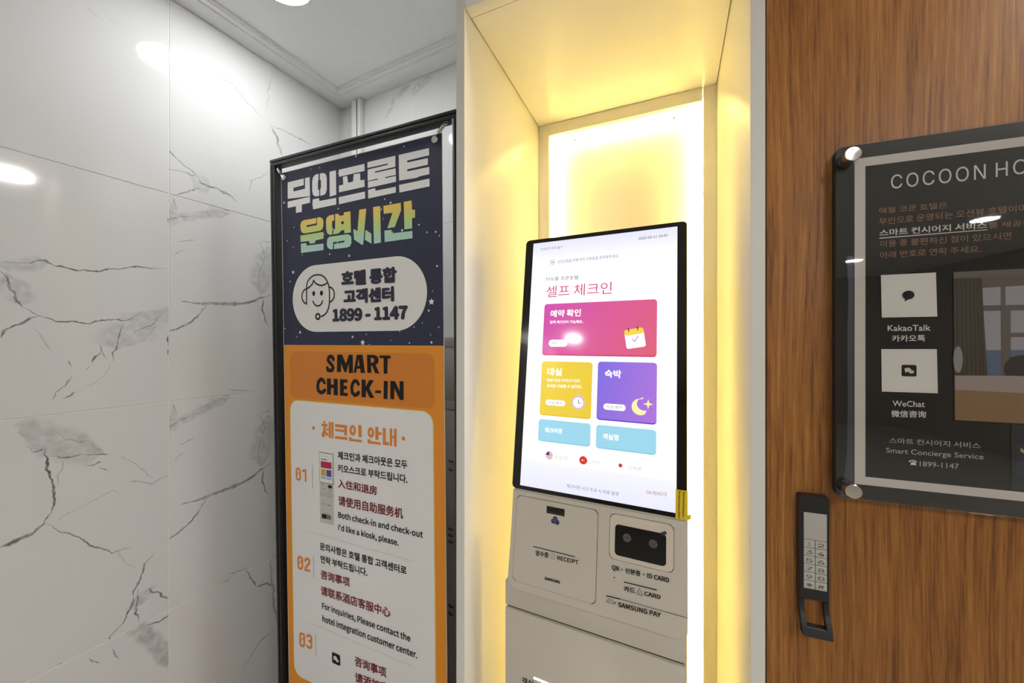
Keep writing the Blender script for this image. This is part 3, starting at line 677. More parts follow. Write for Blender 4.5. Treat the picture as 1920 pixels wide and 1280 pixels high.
fp('kiosk_picture', Z5, [[(530, 665), (575, 675), (575, 716), (530, 708)], [(590, 396), (626, 403), (626, 430), (590, 424)]], m_blk, W5 + .0008)
def chat_icon(pl, parent, cu, cv, s, w, m_bg, m_fg):
    flat('chat_icon', pl, [rrect(cu - s, cu + s, cv - s, cv + s, s * .25, 4)], w, m_bg, parent)
    q = [circ(cu - s * .2, cv + s * .15, s * .45, 16, s * .36), circ(cu + s * .3, cv - s * .2, s * .36, 16, s * .29), [(cu - .5 * s, cv), (cu - .55 * s, cv - .4 * s), (cu - .2 * s, cv - .15 * s)]]
    flat('chat_icon', pl, q, w + .0003, m_fg, parent)
    flat('chat_icon', pl, [circ(cu - s * .35, cv + s * .25, s * .06, 8), circ(cu - s * .05, cv + s * .25, s * .06, 8), circ(cu + s * .2, cv - s * .12, s * .05, 8), circ(cu + s * .42, cv - s * .12, s * .05, 8)], w + .0006, m_bg, parent)
p = P(Z6, [(600, 1069)])[0]; chat_icon(B, bn, p[0], p[1], .0165, W5, m_blk, m_card)
# eyelets, and the spring clips that stretch the banner
m_chrome = mat('chrome', rgb(225, 225, 222), 0.12, 1.0)
m_steel = mat('brushed_clip_steel', rgb(190, 190, 186), 0.3, 1.0)
def eyelet(px, py):
    u, v = B.at(px, py); pts = [B.W(u + .0075 * math.cos(a), v + .0075 * math.sin(a), .0022) for a in [2 * math.pi * i / 24 for i in range(32)]]
    tube('eyelet', pts, .0022, m_chrome, bn, 10, True)
    flat('eyelet_hole', B, [circ(u, v, .0062)], .0022, m_ltxt, bn)
    return u, v
def clip(px, py, cx_, cy_, lab):
    u, v = eyelet(px, py); cu, cv = B.at(cx_, cy_, .006)
    d = Vector((cu - u, cv - v)); L = d.length; d.normalize(); q = Vector((-d.y, d.x))
    t = thing('spring_clip', lab, 'clip', B.sub(u, v, .006).matrix(), 'banner corner clips')
    def pt(a, b, w=.006): return B.W(u + d.x * a + q.x * b, v + d.y * a + q.y * b, w)
    hook = [pt(0, .001, .003), pt(-.004, .0, .007), pt(.004, -.0, .0085), pt(.010, 0, .007), pt(L * .36, 0, .006)]
    tube('hook', hook, .0011, m_chrome, t, 6)
    bm = bmesh.new(); h = .0042
    a0, a1 = L * .34, L * .80
    c8 = [pt(a, b, w) for a in (a0, a1) for b in (-h, h) for w in (.0035, .0095)]
    vs = [bm.verts.new(x) for x in c8]
    for f in ((0, 1, 3, 2), (4, 6, 7, 5), (0, 4, 5, 1), (2, 3, 7, 6), (0, 2, 6, 4), (1, 5, 7, 3)): bm.faces.new([vs[i] for i in f])
    bmesh.ops.bevel(bm, geom=bm.edges[:], offset=.001, segments=2, affect='EDGES'); bm_obj('clamp_body', bm, m_steel, t, True)
    bm = bmesh.new(); vs = [bm.verts.new(x) for x in [pt(a, b, w) for a in (a0 + .003, a1 - .003) for b in (-h * .45, h * .45) for w in (.0085, .0105)]]
    for f in ((0, 1, 3, 2), (4, 6, 7, 5), (0, 4, 5, 1), (2, 3, 7, 6), (0, 2, 6, 4), (1, 5, 7, 3)): bm.faces.new([vs[i] for i in f])
    bm_obj('lever', bm, m_chrome, t)
    tube('ring', [pt(L * .92 + .004 * math.cos(a), .004 * math.sin(a), .006 + .001 * math.sin(a)) for a in [2 * math.pi * i / 14 for i in range(14)]], .0009, m_chrome, t, 6, True)
    tube('frame_hook', [pt(L * .97, -.003), pt(L * 1.08, -.003), pt(L * 1.1, .002), pt(L * 1.04, .004)], .0013, m_frame, t, 6)
clip(816, 262, 838, 228, 'small steel spring clip at the upper right corner of the banner')
clip(533, 333, 519, 312, 'small steel spring clip at the upper left corner of the banner')

# ------------------------------------------------------------------ self-service kiosk
K = Pl((.03139, .80451, EYE + .21821), R(25.18), R(8.22))
beige = noise_mat('beige_plastic', rgb(202, 195, 181), rgb(205, 198, 184), (900, 900, 900), 0.42, bump=0.03)
m_bez = mat('black_glass_bezel', rgb(20, 19, 18), 0.12, spec=.5); m_dk = mat('dark_slot', rgb(16, 15, 14), 0.3); m_groove = mat('groove_shadow_gap', rgb(60, 56, 50), 0.8)
kk = K.O; kio = thing('check_in_kiosk', 'beige self-service kiosk with tall lit touch screen standing in the glowing niche', 'kiosk', Matrix.Translation((kk.x + .14, kk.y - .0, 0)) @ Matrix.Rotation(-R(25.18), 4, 'Z'))
KW = .315; kb = -.5135
prism('screen_bezel', K, [rrect(0, KW, kb, 0, .007)], -.032, 0.0, m_bez, kio, .001, label='black glass screen bezel')
au0, au1, av1, av0 = .01685 * .55, .2987 + .002, -.0086, -.5065
au0 = (K.at(1000, 456)[0] + K.at(976, 908)[0]) / 2; au1 = (K.at(1269.5, 425)[0] + K.at(1269, 961)[0]) / 2
def emis(name, c, s=1.0, rough=.08):
    m = mat(name, (0.01, 0.01, 0.01, 1), rough, emit=c, es=SCREEN * s, spec=.4); return m
# screen ground: white with a lavender fade at head and foot (shown by the screen itself)
m_scr = emis('screen_white', (1, 1, 1, 1), 1.12); t = NT(m_scr)
I = K.matrix().inverted(); tc = t.new('ShaderNodeUVMap'); tc.uv_map = 'UVMap'; sp = t.new('ShaderNodeSeparateXYZ'); t.link(tc.outputs[0], sp.inputs[0])
cr_ = t.new('ShaderNodeValToRGB'); e = cr_.color_ramp.elements
e[0].position = 0; e[0].color = rgb(226, 226, 246); e[1].position = 1; e[1].color = rgb(222, 222, 246)
for ps, cc in ((.10, rgb(236, 236, 250)), (.105, rgb(252, 252, 255)), (.80, rgb(255, 255, 255)), (.93, rgb(240, 240, 252))): x = e.new(ps); x.color = cc
t.link(sp.outputs[1], cr_.inputs[0]); t.link(cr_.outputs[0], t.p.inputs['Emission Color'])
scr = flat('touch_screen', K, [[(au0, av0), (au1, av0), (au1, av1), (au0, av1)]], .0004, m_scr, kio, label='lit white touch screen with coloured menu tiles')
uvl = scr.data.uv_layers.new(name='UVMap')
for i, q in enumerate([(0, 0), (1, 0), (1, 1), (0, 1)]): uvl.data[i].uv = q
K1 = crop(960, 400, 5.334); K2 = crop(960, 640, 3.766)
def grad(name, c1, c2, s=1.0):
    m = emis(name, c1, s); t = NT(m); u = t.new('ShaderNodeUVMap'); u.uv_map = 'UVMap'; sp = t.new('ShaderNodeSeparateXYZ'); t.link(u.outputs[0], sp.inputs[0])
    f = t.math('ADD', t.math('MULTIPLY', sp.outputs[0], .75), t.math('MULTIPLY', t.math('SUBTRACT', 1.0, sp.outputs[1]), .25), True)
    mx = t.new('ShaderNodeMix', data_type='RGBA'); mx.inputs['A'].default_value = c1; mx.inputs['B'].default_value = c2; t.link(f, mx.inputs['Factor'])
    t.link(mx.outputs['Result'], t.p.inputs['Emission Color']); return m
def card(q, m, r=.006, w=.0008, shade=None):
    pts = [K.at(*x) for x in q]; u0 = (pts[0][0] + pts[3][0]) / 2; u1 = (pts[1][0] + pts[2][0]) / 2; v1 = (pts[0][1] + pts[1][1]) / 2; v0 = (pts[2][1] + pts[3][1]) / 2
    if shade: flat('menu_tile', K, [rrect(u0, u1, v0 - .0022, v0 + .03, r)], w - .0002, shade, scr)
    RR = rrect(u0, u1, v0, v1, r); o = flat('menu_tile', K, [RR], w, m, scr)
    uvl = o.data.uv_layers.new(name='UVMap'); A = sum(RR[i][0] * RR[(i + 1) % len(RR)][1] - RR[(i + 1) % len(RR)][0] * RR[i][1] for i in range(len(RR)))
    for i, x in enumerate(RR): uvl.data[i].uv = ((x[0] - u0) / (u1 - u0), (x[1] - v0) / (v1 - v0))
    return u0, u1, v0, v1
card([(1021, 570), (1232, 561), (1231.5, 667), (1017, 664)], grad('magenta_tile', rgb(214, 82, 178), rgb(226, 98, 122)), shade=emis('crimson_edge', rgb(214, 52, 108)))
card([(1016.5, 676), (1111.5, 680), (1108, 783), (1012, 776)], grad('yellow_tile', rgb(244, 214, 66), rgb(240, 206, 66)), shade=emis('amber_edge', rgb(236, 190, 50)))
card([(1121.5, 677.5), (1231.6, 680), (1231.4, 793), (1118.5, 785)], grad('violet_tile', rgb(128, 112, 226), rgb(178, 120, 222)), shade=emis('indigo_edge', rgb(84, 70, 214)))
m_sky = emis('sky_tile', rgb(160, 218, 240)); m_sky2 = emis('sky_edge', rgb(140, 204, 232))
card([(1010.5, 786), (1108, 793), (1106.6, 834), (1009, 825)], m_sky, shade=m_sky2); card([(1118.5, 796), (1231, 806), (1230, 850), (1117, 838)], m_sky, shade=m_sky2)
e_w = emis('white_ink', (1, 1, 1, 1), 1.15); e_g = emis('grey_ink', rgb(120, 120, 130)); e_lg = emis('pale_grey_ink', rgb(196, 196, 202)); e_p = emis('pink_ink', rgb(212, 62, 120)); e_k = emis('black_ink', rgb(50, 46, 50)); e_r = emis('flag_red', rgb(214, 44, 56)); e_b = emis('flag_blue', rgb(60, 70, 150)); e_y = emis('gold_ink', rgb(250, 216, 80)); e_o = emis('rust_ink', rgb(176, 104, 96)); e_pu = emis('purple_ink', rgb(170, 90, 200)); e_li = emis('lilac_ink', rgb(226, 190, 240)); e_cr = emis('cream_ink', rgb(255, 246, 180))
def tk(s, Z, BL, BR, TL, m, bold=0.0, w=.0012, **k):
    q = Z([BL, BR, TL]); return text(s, K, q[0], q[1], q[2], m, scr, w, bold=bold, **k)
def pk(Z, pts): return pxs(K, Z(pts))
tk('미성년자 투숙 불가', K1, (288, 376), (507, 353), (288, 348), e_g)
tk('2025-03-11 16:43', K1, (1265, 268), (1557, 233), (1265, 242), e_g, .01)
tk('성인인증을 위해 미리 신분증을 준비해주세요.', K1, (457, 502), (1070, 442), (457, 470), e_g)
p = pk(K1, [(407, 490), (407, 514)]); r = abs(p[0][1] - p[1][1]); flat('age_icon', K, ring(p[0][0], p[0][1], r, r * .88), .0012, e_g, scr)
tk('19', K1, (395, 499), (420, 497), (395, 483), e_g, .02)
tk('더오름 코쿤호텔', K1, (342, 678), (663, 660), (342, 640), e_k, .0)
tk('셀프 체크인', K1, (343, 842), (998, 805), (343, 730), e_p)
tk('예약 확인', K1, (385, 1040), (690, 1030), (385, 968), e_w, .012)
tk('일찍 체크인이 가능해요.', K1, (380, 1104), (713, 1099), (380, 1073), e_w, .010)
def pill(Z, a, b, c, d, s, q):
    pp = pk(Z, [(a, b), (c, d)]); vm0, vm1 = min(pp[0][1], pp[1][1]), max(pp[0][1], pp[1][1])
    flat('pill_button', K, [rrect(pp[0][0], pp[1][0], vm0, vm1, (vm1 - vm0) * .49, 6)], .0011, e_w, scr); tk(s, Z, *q, e_g, 0, .0015)
pill(K2, 262, -12, 392, 38, '예약 고객', [(280, 22), (372, 25), (280, 2)])
pill(K2, 240, 409, 376, 458, '지금 예약', [(258, 443), (355, 447), (258, 420)])
pill(K2, 647, 436, 803, 492, '지금 예약', [(668, 473), (780, 480), (668, 448)])
tk('대실', K2, (250, 240), (352, 243), (250, 187), e_w, .013)
tk('대실 마감 시각(17:30)', K2, (247, 286), (478, 291), (247, 262), e_w, .008)
tk('까지만 이용할 수 없어요.', K2, (247, 325), (495, 332), (247, 301), e_w, .008)
tk('숙박', K2, (655, 254), (772, 260), (655, 198), e_w, .013)
tk('체크아웃', K2, (232, 641), (357, 652), (232, 605), e_w, .012)
tk('객실명', K2, (642, 690), (752, 700), (642, 648), e_w, .012)
tk('English', K2, (307, 838), (392, 845), (307, 798), e_lg); tk('中文', K2, (570, 862), (625, 868), (570, 838), e_lg); tk('日本語', K2, (825, 902), (915, 911), (825, 875), e_lg)
tk('체크아웃 시간 초과 시 비용 발생', K2, (388, 1030), (752, 1090), (388, 1003), e_g)
tk('ON REMOTE', K2, (948, 1075), (1095, 1092), (948, 1050), e_o)
# calendar icon
def tilt(P_, c, a):
    a = R(a); return [(c[0] + (x - c[0]) * math.cos(a) - (y - c[1]) * math.sin(a), c[1] + (x - c[0]) * math.sin(a) + (y - c[1]) * math.cos(a)) for x, y in P_]
c = K.at(1190.5, 634); hw_, hh = .0170, .0178
flat('calendar_icon', K, [tilt(rrect(c[0] - hw_, c[0] + hw_, c[1] - hh, c[1] + hh, .004), c, 9)], .0012, e_w, scr)
flat('calendar_icon', K, [tilt(rrect(c[0] - hw_, c[0] + hw_, c[1] + hh * .38, c[1] + hh, .004), c, 9)], .0015, e_y, scr)
flat('calendar_icon', K, [tilt(q, c, 9) for q in stroke([(c[0] - .005, c[1] - .001), (c[0] - .001, c[1] - .006), (c[0] + .006, c[1] + .003)], .0014)], .0015, e_pu, scr)
flat('calendar_icon', K, [tilt(q, c, 9) for q in stroke([(c[0] - .009, c[1] + hh * 1.15), (c[0] - .0085, c[1] + hh * .8)], .0018) + stroke([(c[0] + .007, c[1] + hh * 1.15), (c[0] + .0075, c[1] + hh * .8)], .0018)], .0018, e_k, scr)
# clock icon
c = K.at(*K2([(468, 432)])[0]); flat('clock_icon', K, [circ(c[0], c[1], .0125, 24), circ(c[0] + .001, c[1] + .0135, .003, 10)], .0012, e_li, scr); flat('clock_icon', K, [circ(c[0], c[1], .0095, 24)], .0015, e_w, scr)
flat('clock_icon', K, stroke([(c[0] + .0005, c[1] + .006), (c[0] + .0005, c[1]), (c[0] + .006, c[1] - .001)], .0012), .0018, e_k, scr)
# moon and stars
c = K.at(*K2([(905, 462)])[0]); mo = []
for i in range(17): a = R(75 + 230 * i / 16); mo.append((c[0] + .0145 * math.cos(a), c[1] + .0145 * math.sin(a)))
for i in range(17): a = R(290 - 195 * i / 16); mo.append((c[0] + .0070 + .0125 * math.cos(a), c[1] + .0055 + .0115 * math.sin(a)))
flat('moon_icon', K, [mo], .0012, e_cr, scr)
c = K.at(*K2([(962, 442)])[0]); flat('star_icon', K, [star(c[0], c[1], .0088, .32, 4)], .0012, e_cr, scr)
# flags
c = K.at(*K2([(265, 803)])[0]); r = .0072; st_ = []
for i in range(5):
    y = r * (.8 - .4 * i); x = math.sqrt(max(r * r - y * y, 0)); st_.append([(c[0] - x, c[1] + y - r * .1), (c[0] + x, c[1] + y - r * .1), (c[0] + x, c[1] + y + r * .1), (c[0] - x, c[1] + y + r * .1)])
flat('flag_icon', K, st_, .0012, e_r, scr); flat('flag_icon', K, [[(c[0], c[1]), (c[0], c[1] + r)] + [(c[0] + r * math.cos(R(90 + 9 * i)), c[1] + r * math.sin(R(90 + 9 * i))) for i in range(11)]], .0015, e_b, scr)
c = K.at(*K2([(504, 838)])[0]); flat('flag_icon', K, [circ(c[0], c[1], .0074)], .0012, e_r, scr); flat('flag_icon', K, [star(c[0] - .0015, c[1], .0028, .42)] + [circ(c[0] + .0025, c[1] + .0035 - .0023 * i, .0005, 6) for i in range(4)], .0015, e_y, scr)
c = K.at(*K2([(766, 874)])[0]); flat('flag_icon', K, [circ(c[0], c[1], .0033)], .0012, e_r, scr)
# ---- printer and reader module under the screen, same tilt as the screen
K3 = crop(930, 900, 3.368)
mu0 = (K.at(962, 950)[0] + K.at(949, 1085)[0]) / 2; mu1 = (K.at(1290, 990)[0] + K.at(1289, 1150)[0]) / 2
mv1 = kb - .0015; mv0 = (K.at(975, 1107)[1] + K.at(1265, 1196)[1]) / 2
mshape = rrect(mu0, mu1, mv1 - .03, mv1, .004, 4)[:10] + rrect(mu0, mu1, mv0, mv1, .013, 6)[14:]
prism('printer_module', K, [mshape], -.06, -.0005, beige, kio, .0028, label='beige printer and card reader module')
mod = bpy.data.objects['printer_module']
def pm(Z, pts): return pxs(K, Z(pts))
def outline(q, r, wd, m, w=.0003):
    L = list(q) + [q[0]]; return flat('panel_joint', K, stroke(L, wd), w, m, mod)
a = pm(K3, [(135, 93), (642, 190), (629, 783), (106, 632)])
rr = rrect((a[0][0] + a[3][0]) / 2, (a[1][0] + a[2][0]) / 2, (a[2][1] + a[3][1]) / 2, (a[0][1] + a[1][1]) / 2, .008)
outline(rr, 0, .0013, m_groove); 
prism('printer_door', K, [rr], -.002, .0010, beige, mod, .0008)
a = pm(K3, [(724, 208), (1126, 284), (1118, 586), (714, 490)])
rr = rrect((a[0][0] + a[3][0]) / 2, (a[1][0] + a[2][0]) / 2, (a[2][1] + a[3][1]) / 2, (a[0][1] + a[1][1]) / 2, .009)
outline(rr, 0, .0013, m_groove); prism('reader_surround', K, [rr], -.002, .0007, mat('pale_reader_plastic', rgb(214, 204, 186), .35), mod, .0005)
a = pm(K3, [(752, 272), (1076, 342), (1073, 545), (752, 468)])
rr = rrect((a[0][0] + a[3][0]) / 2, (a[1][0] + a[2][0]) / 2, (a[2][1] + a[3][1]) / 2, (a[0][1] + a[1][1]) / 2, .006)
prism('reader_window', K, [rr], 0, .0014, m_bez, mod, .0004, label='black glass reader window')
for x, y in ((828, 362), (993, 400)):
    p = pm(K3, [(x, y)])[0]; flat('sensor', K, [circ(p[0], p[1], .0068)], .0017, mat('sensor_grey', rgb(88, 88, 88), .5), mod); flat('sensor', K, ring(p[0], p[1], .0045, .0036) + [circ(p[0], p[1], .0018)], .0020, mat('sensor_dark', rgb(60, 60, 60), .5), mod)
p = pm(K3, [(1060, 332)])[0]; m_cam = mat('navy_print_kiosk', rgb(46, 50, 96), .4)
flat('protective_tab', K, [tilt(rrect(p[0] - .0045, p[0] + .0045, p[1] - .0025, p[1] + .0025, .0008), p, 30)], .0024, m_cam, mod)
a = pm(K3, [(320, 160), (436, 182), (433, 228), (322, 206)])
u0, u1, v0, v1 = (a[0][0] + a[3][0]) / 2, (a[1][0] + a[2][0]) / 2, (a[2][1] + a[3][1]) / 2, (a[0][1] + a[1][1]) / 2
flat('paper_slot', K, [rrect(u0, u1, v0, v1, .001)], .0013, m_dk, mod); flat('paper_slot', K, [rrect(u0 + .001, u1 - .001, v0 + .001, v0 + .004, .0005)], .0016, mat('slot_lip', rgb(50, 46, 42), .3), mod)
p = pm(K3, [(375, 253)])[0]
flat('round_emblem', K, [circ(p[0] - .0035, p[1] - .0018, .0046, 14), circ(p[0] + .0038, p[1] - .0024, .0046, 14), circ(p[0], p[1] + .0030, .0046, 14)], .0014, m_cam, mod)
flat('round_emblem', K, ring(p[0] - .0012, p[1] + .0012, .0030, .0026, 14), .0017, mat('emblem_line', rgb(180, 180, 200), .5), mod)
def tm(s, BL, BR, TL, m=m_blk, bold=.012, w=.0014, **k):
    q = K3([BL, BR, TL]); return text(s, K, q[0], q[1], q[2], m, mod, w, bold=bold, **k)
tm('영수증', (250, 473), (333, 490), (250, 438)); tm('RECEIPT', (388, 500), (521, 531), (388, 473)); tm('SAMSUNG', (308, 624), (405, 651), (308, 606), bold=.02)
tm('QR·신분증·ID CARD', (732, 568), (1094, 652), (732, 530)); tm('카드', (809, 700), (878, 714), (809, 664)); tm('CARD', (938, 725), (1040, 750), (938, 698)); tm('SAMSUNG PAY', (772, 796), (1041, 866), (772, 765))
flat('marking_line', K, stroke(pm(K3, [(235, 416), (500, 482)]), .0016, False) + stroke(pm(K3, [(808, 640), (1015, 691)]), .0016, False) + stroke(pm(K3, [(697, 727), (785, 748)]), .0018, False) + stroke(pm(K3, [(785, 748), (1210, 867)]), .0008, False), .0013, m_dk, mod)
p = pm(K3, [(361, 478)])[0]; flat('receipt_icon', K, stroke([(p[0] - .003, p[1] + .0045), (p[0] + .003, p[1] + .0045), (p[0] + .003, p[1] - .0045), (p[0] - .003, p[1] - .0045), (p[0] - .003, p[1] + .0045)], .0006) + stroke([(p[0] - .0015, p[1] + .001), (p[0] + .0015, p[1] + .001)], .0006), .0014, m_line, mod)
p = pm(K3, [(908, 706)])[0]; flat('card_icon', K, stroke([(p[0] - .0045, p[1] - .004), (p[0] - .002, p[1] + .003), (p[0] + .002, p[1] + .003), (p[0] + .0045, p[1] - .004), (p[0] - .0045, p[1] - .004)], .0006) + [circ(p[0], p[1] + .006, .0008, 8), circ(p[0], p[1] - .001, .0008, 8)], .0014, m_blk, mod)
p = pm(K3, [(724, 762)])[0]; flat('phone_icon', K, stroke([(p[0] - .006, p[1] - .003), (p[0] - .004, p[1] + .003), (p[0] + .003, p[1] + .003), (p[0] + .006, p[1] - .003), (p[0] - .006, p[1] - .003)], .0006) + [circ(p[0] - .002, p[1], .0009, 8), circ(p[0] + .008, p[1], .0012, 8)], .0014, m_blk, mod)
p = pm(K3, [(748, 613)])[0]; flat('pin_hole', K, [circ(p[0], p[1], .0011, 10)], .0013, m_dk, mod)
# ---- stand body: vertical
q0 = K.W(*K.at(948, 1107, -.013), -.013)
KS = Pl((q0.x, q0.y, 0), R(25.18))
su0 = KS.at(946.5, 1180)[0]; su1 = KS.at(1288, 1250)[0]
zt = KS.at(960, 1100)[1]; zg = (KS.at(947, 1140)[1] + KS.at(1288, 1243)[1]) / 2
box('stand_neck', KS, su0, su1, zg + .002, zt + .01, -.10, 0, beige, kio, .003)
box('stand_recess', KS, su0 + .004, su1 - .004, zg - .006, zg + .004, -.10, -.006, m_groove, kio)
box('stand_body', KS, su0, su1, .02, zg - .003, -.10, 0, beige, kio, .003)
std = bpy.data.objects['stand_body']
box('base_plate', KS, su0 - .0, su1 + .0, 0, .02, -.22, .03, beige, kio, .004)
box('rear_housing', K, .02, KW - .02, -.60, -.03, -.075, -.033, beige, kio, .008)
q = [(979, 1280), (1000, 1287), (979, 1268)]; text('객실', KS, q[0], q[1], q[2], m_blk, std, .0006, bold=.01)
a = KS.at(1001, 1268); b = KS.at(1041, 1282)
flat('card_slot_light', KS, [[(a[0], a[1] - .004), (b[0], a[1] - .004), (b[0], a[1]), (a[0], a[1])]], .0005, mat('slot_light', (1, 1, 1, 1), .4, emit=(1, .98, .95, 1), es=2.2), std, label='lit white card slot')
# ---- yellow film tab left on the screen corner
a = [K.at(*q) for q in ((1267, 916.5), (1289.5, 919.5), (1289.3, 974), (1266.5, 971))]
m_sty = mat('yellow_film', rgb(232, 200, 40), .4)
tab = thing('film_tab', 'yellow printed film tab stuck on the lower right corner of the kiosk screen', 'sticker', K.sub(a[3][0], a[3][1], .003).matrix())
def qd(name, P4, w0, w1_, m): prism(name, K, [P4], w0, w1_, m, tab)
qd('tab_sheet', a, .0022, .0028, m_sty)
bq = [K.at(*q) for q in ((1289.3, 965), (1296, 964), (1295, 973), (1289.3, 974))]; qd('folded_end', bq, .0008, .0020, m_sty)
for s, q in (('Please remove this protection', ((1279.8, 920.5), (1278.6, 968), (1284.6, 921.2))), ('film before using your DISPLAY', ((1271.6, 919.5), (1270.6, 970), (1276.2, 920)))):
    text(s, K, q[0], q[1], q[2], m_blk, tab, .0032, bold=.01, fullaff=True)

# ------------------------------------------------------------------ wood door, sign, lock
SG = Pl((.4463, .51026, EYE + .26774), R(19.91), 0)
WDO = .0215                                          # sign plane stands this far off the wood
DP = SG.sub(0, -SG.O.z, -WDO)
wood = mat('oak_veneer', rgb(140, 92, 48), 0.42, coat=0.0, spec=.35); t = NT(wood)
tc = t.new('ShaderNodeTexCoord'); mp = t.new('ShaderNodeMapping'); t.link(tc.outputs['Object'], mp.inputs[0]); mp.inputs['Scale'].default_value = (1, 1, 0.10)
def nzv(scale, det, vec, dist=0.0):
    n = t.new('ShaderNodeTexNoise'); n.inputs['Scale'].default_value = scale; n.inputs['Detail'].default_value = det; n.inputs['Distortion'].default_value = dist; t.link(vec, n.inputs['Vector']); return n.outputs[0]
sp = t.new('ShaderNodeSeparateXYZ'); t.link(mp.outputs[0], sp.inputs[0])
warp = nzv(9, 2, mp.outputs[0]); wx = t.math('ADD', sp.outputs[0], t.math('MULTIPLY', warp, .05))
cx_ = t.new('ShaderNodeCombineXYZ'); t.link(wx, cx_.inputs[0]); t.link(t.math('MULTIPLY', sp.outputs[2], .25), cx_.inputs[2])
g1 = nzv(120, 3, cx_.outputs[0]); 
mp2 = t.new('ShaderNodeMapping'); t.link(tc.outputs['Object'], mp2.inputs[0]); mp2.inputs['Scale'].default_value = (1, 1, .035); g2 = nzv(700, 3, mp2.outputs[0]); g3 = nzv(14, 2, mp.outputs[0])
g4 = nzv(300, 2, cx_.outputs[0])
f = t.math('ADD', t.math('ADD', t.math('MULTIPLY', g1, .55), t.math('MULTIPLY', g2, .38)), t.math('ADD', t.math('MULTIPLY', g3, .22), t.math('MULTIPLY', g4, .42)))
f = t.math('SUBTRACT', f, .285)
cr_ = t.new('ShaderNodeValToRGB'); e = cr_.color_ramp.elements; e[0].position = .30; e[0].color = rgb(96, 56, 24); e[1].position = .66; e[1].color = rgb(172, 118, 60)
for ps, cc in ((.40, rgb(122, 75, 33)), (.47, rgb(141, 91, 42)), (.56, rgb(154, 102, 48))): x = e.new(ps); x.color = cc
t.link(f, cr_.inputs[0]); t.link(cr_.outputs[0], t.p.inputs['Base Color'])
bp = t.new('ShaderNodeBump'); bp.inputs['Strength'].default_value = .15; bp.inputs['Distance'].default_value = .0006; t.link(g2, bp.inputs['Height']); t.link(bp.outputs[0], t.p.inputs['Normal'])
wu0 = DP.at(1438, 640)[0]
door = thing('wooden_locker_door', 'tall oak-veneer cabinet door to the right of the lit niche', 'door', DP.matrix())
box('door_leaf', DP, wu0, .72, .06, HT - .01, -.020, 0, wood, door, .0008)
box('door_edge', DP, wu0 - .0022, wu0 - .0002, .06, HT - .01, -.022, -.003, dark_m, door)
box('plinth', DP, wu0, .72, 0, .055, -.06, -.04, dark_m, door)
S(box('wall_right', DP, .724, 4.2, 0, ZTOP, -.12, -.005, rear_paint))
S(box('wall_hidden', DP, wu0 - .002, .722, 0, ZTOP, -.12, -.07, rear_paint))

sign = thing('information_sign', 'black and grey framed acrylic hotel information sign on the oak door', 'sign', SG.matrix())
m_sb = mat('sign_black_print', rgb(34, 33, 28), .6, spec=.25); m_sg = mat('sign_grey_print', rgb(222, 212, 202), .5); m_sbl = mat('slate_blue_grey', rgb(70, 74, 82), .4)
SW, SH = .62, -.4823
sr = .010
flat_r = rrect(0, SW, SH, 0, sr)
prism('backing_board', SG, [flat_r], -.012, -.004, m_sb, sign)
acr = bpy.data.materials.new('clear_acrylic'); acr.use_nodes = True; nt = acr.node_tree; nt.nodes.clear()
o_ = nt.nodes.new('ShaderNodeOutputMaterial'); mx = nt.nodes.new('ShaderNodeMixShader'); tr = nt.nodes.new('ShaderNodeBsdfTransparent'); gl = nt.nodes.new('ShaderNodeBsdfGlossy'); fr = nt.nodes.new('ShaderNodeFresnel')
gl.inputs['Roughness'].default_value = 0.015; fr.inputs['IOR'].default_value = 1.49
nt.links.new(fr.outputs[0], mx.inputs[0]); nt.links.new(tr.outputs[0], mx.inputs[1]); nt.links.new(gl.outputs[0], mx.inputs[2]); nt.links.new(mx.outputs[0], o_.inputs[0])
prism('acrylic_plate', SG, [flat_r], -.0005, 0, acr, sign)
# slate strip: a flat blue-grey shape behind the acrylic's left edge
sl = pxs(SG, [(1588, 480), (1591, 540), (1589, 640), (1590, 760), (1588, 850), (1583, 895), (1577, 912), (1576, 931), (1601, 931), (1601, 480)], -.003)
flat('slate_strip', SG, [sl], -.0035, m_sbl, sign)
ws = -.003
iu0 = (SG.at(1600.4, 298.4, ws)[0] + SG.at(1604, 907, ws)[0]) / 2; iv1 = SG.at(1600.4, 298.4, ws)[1]; iv0 = SG.at(1605, 907, ws)[1]
jw = (SG.at(1620.5, 310, ws)[0] + SG.at(1624.6, 893, ws)[0]) / 2 - iu0
flat('grey_border', SG, [[(iu0, iv0), (SW - iu0, iv0), (SW - iu0, iv0 + jw * .95), (iu0, iv0 + jw * .95)], [(iu0, iv1 - jw), (SW - iu0, iv1 - jw), (SW - iu0, iv1), (iu0, iv1)],
     [(iu0, iv0 + jw * .95), (iu0 + jw, iv0 + jw * .95), (iu0 + jw, iv1 - jw), (iu0, iv1 - jw)], [(SW - iu0 - jw, iv0 + jw * .95), (SW - iu0, iv0 + jw * .95), (SW - iu0, iv1 - jw), (SW - iu0 - jw, iv1 - jw)]], ws, m_sg, sign)
m_brn = mat('bronze_print', rgb(172, 122, 88), .5); m_wh = mat('sign_white_print', rgb(236, 230, 220), .5); m_dim = mat('sign_dim_print', rgb(206, 198, 186), .5)
SX = SG.sub(0, 0, ws)
def tsn(s, Z, BL, BR, TL, m, bold=0.0, font='noto', **k):
    q = Z([BL, BR, TL]); return text(s, SX, q[0], q[1], q[2], m, sign, .0005, bold=bold, font=font, **k)
S1 = crop(1550, 200, 4.267); S2 = crop(1550, 480, 4); S3 = crop(1640, 780, 6.096)
tsn('COCOON', S1, (513, 660), (1270, 578), (513, 548), m_wh, 0, 'inter', spacing=1.15)
tsn('HOTEL', S1, (1350, 566), (1985, 487), (1350, 448), m_wh, 0, 'inter', spacing=1.15)
tsn('애월 코쿤 호텔은', S1, (418, 858), (960, 812), (418, 810), m_brn)
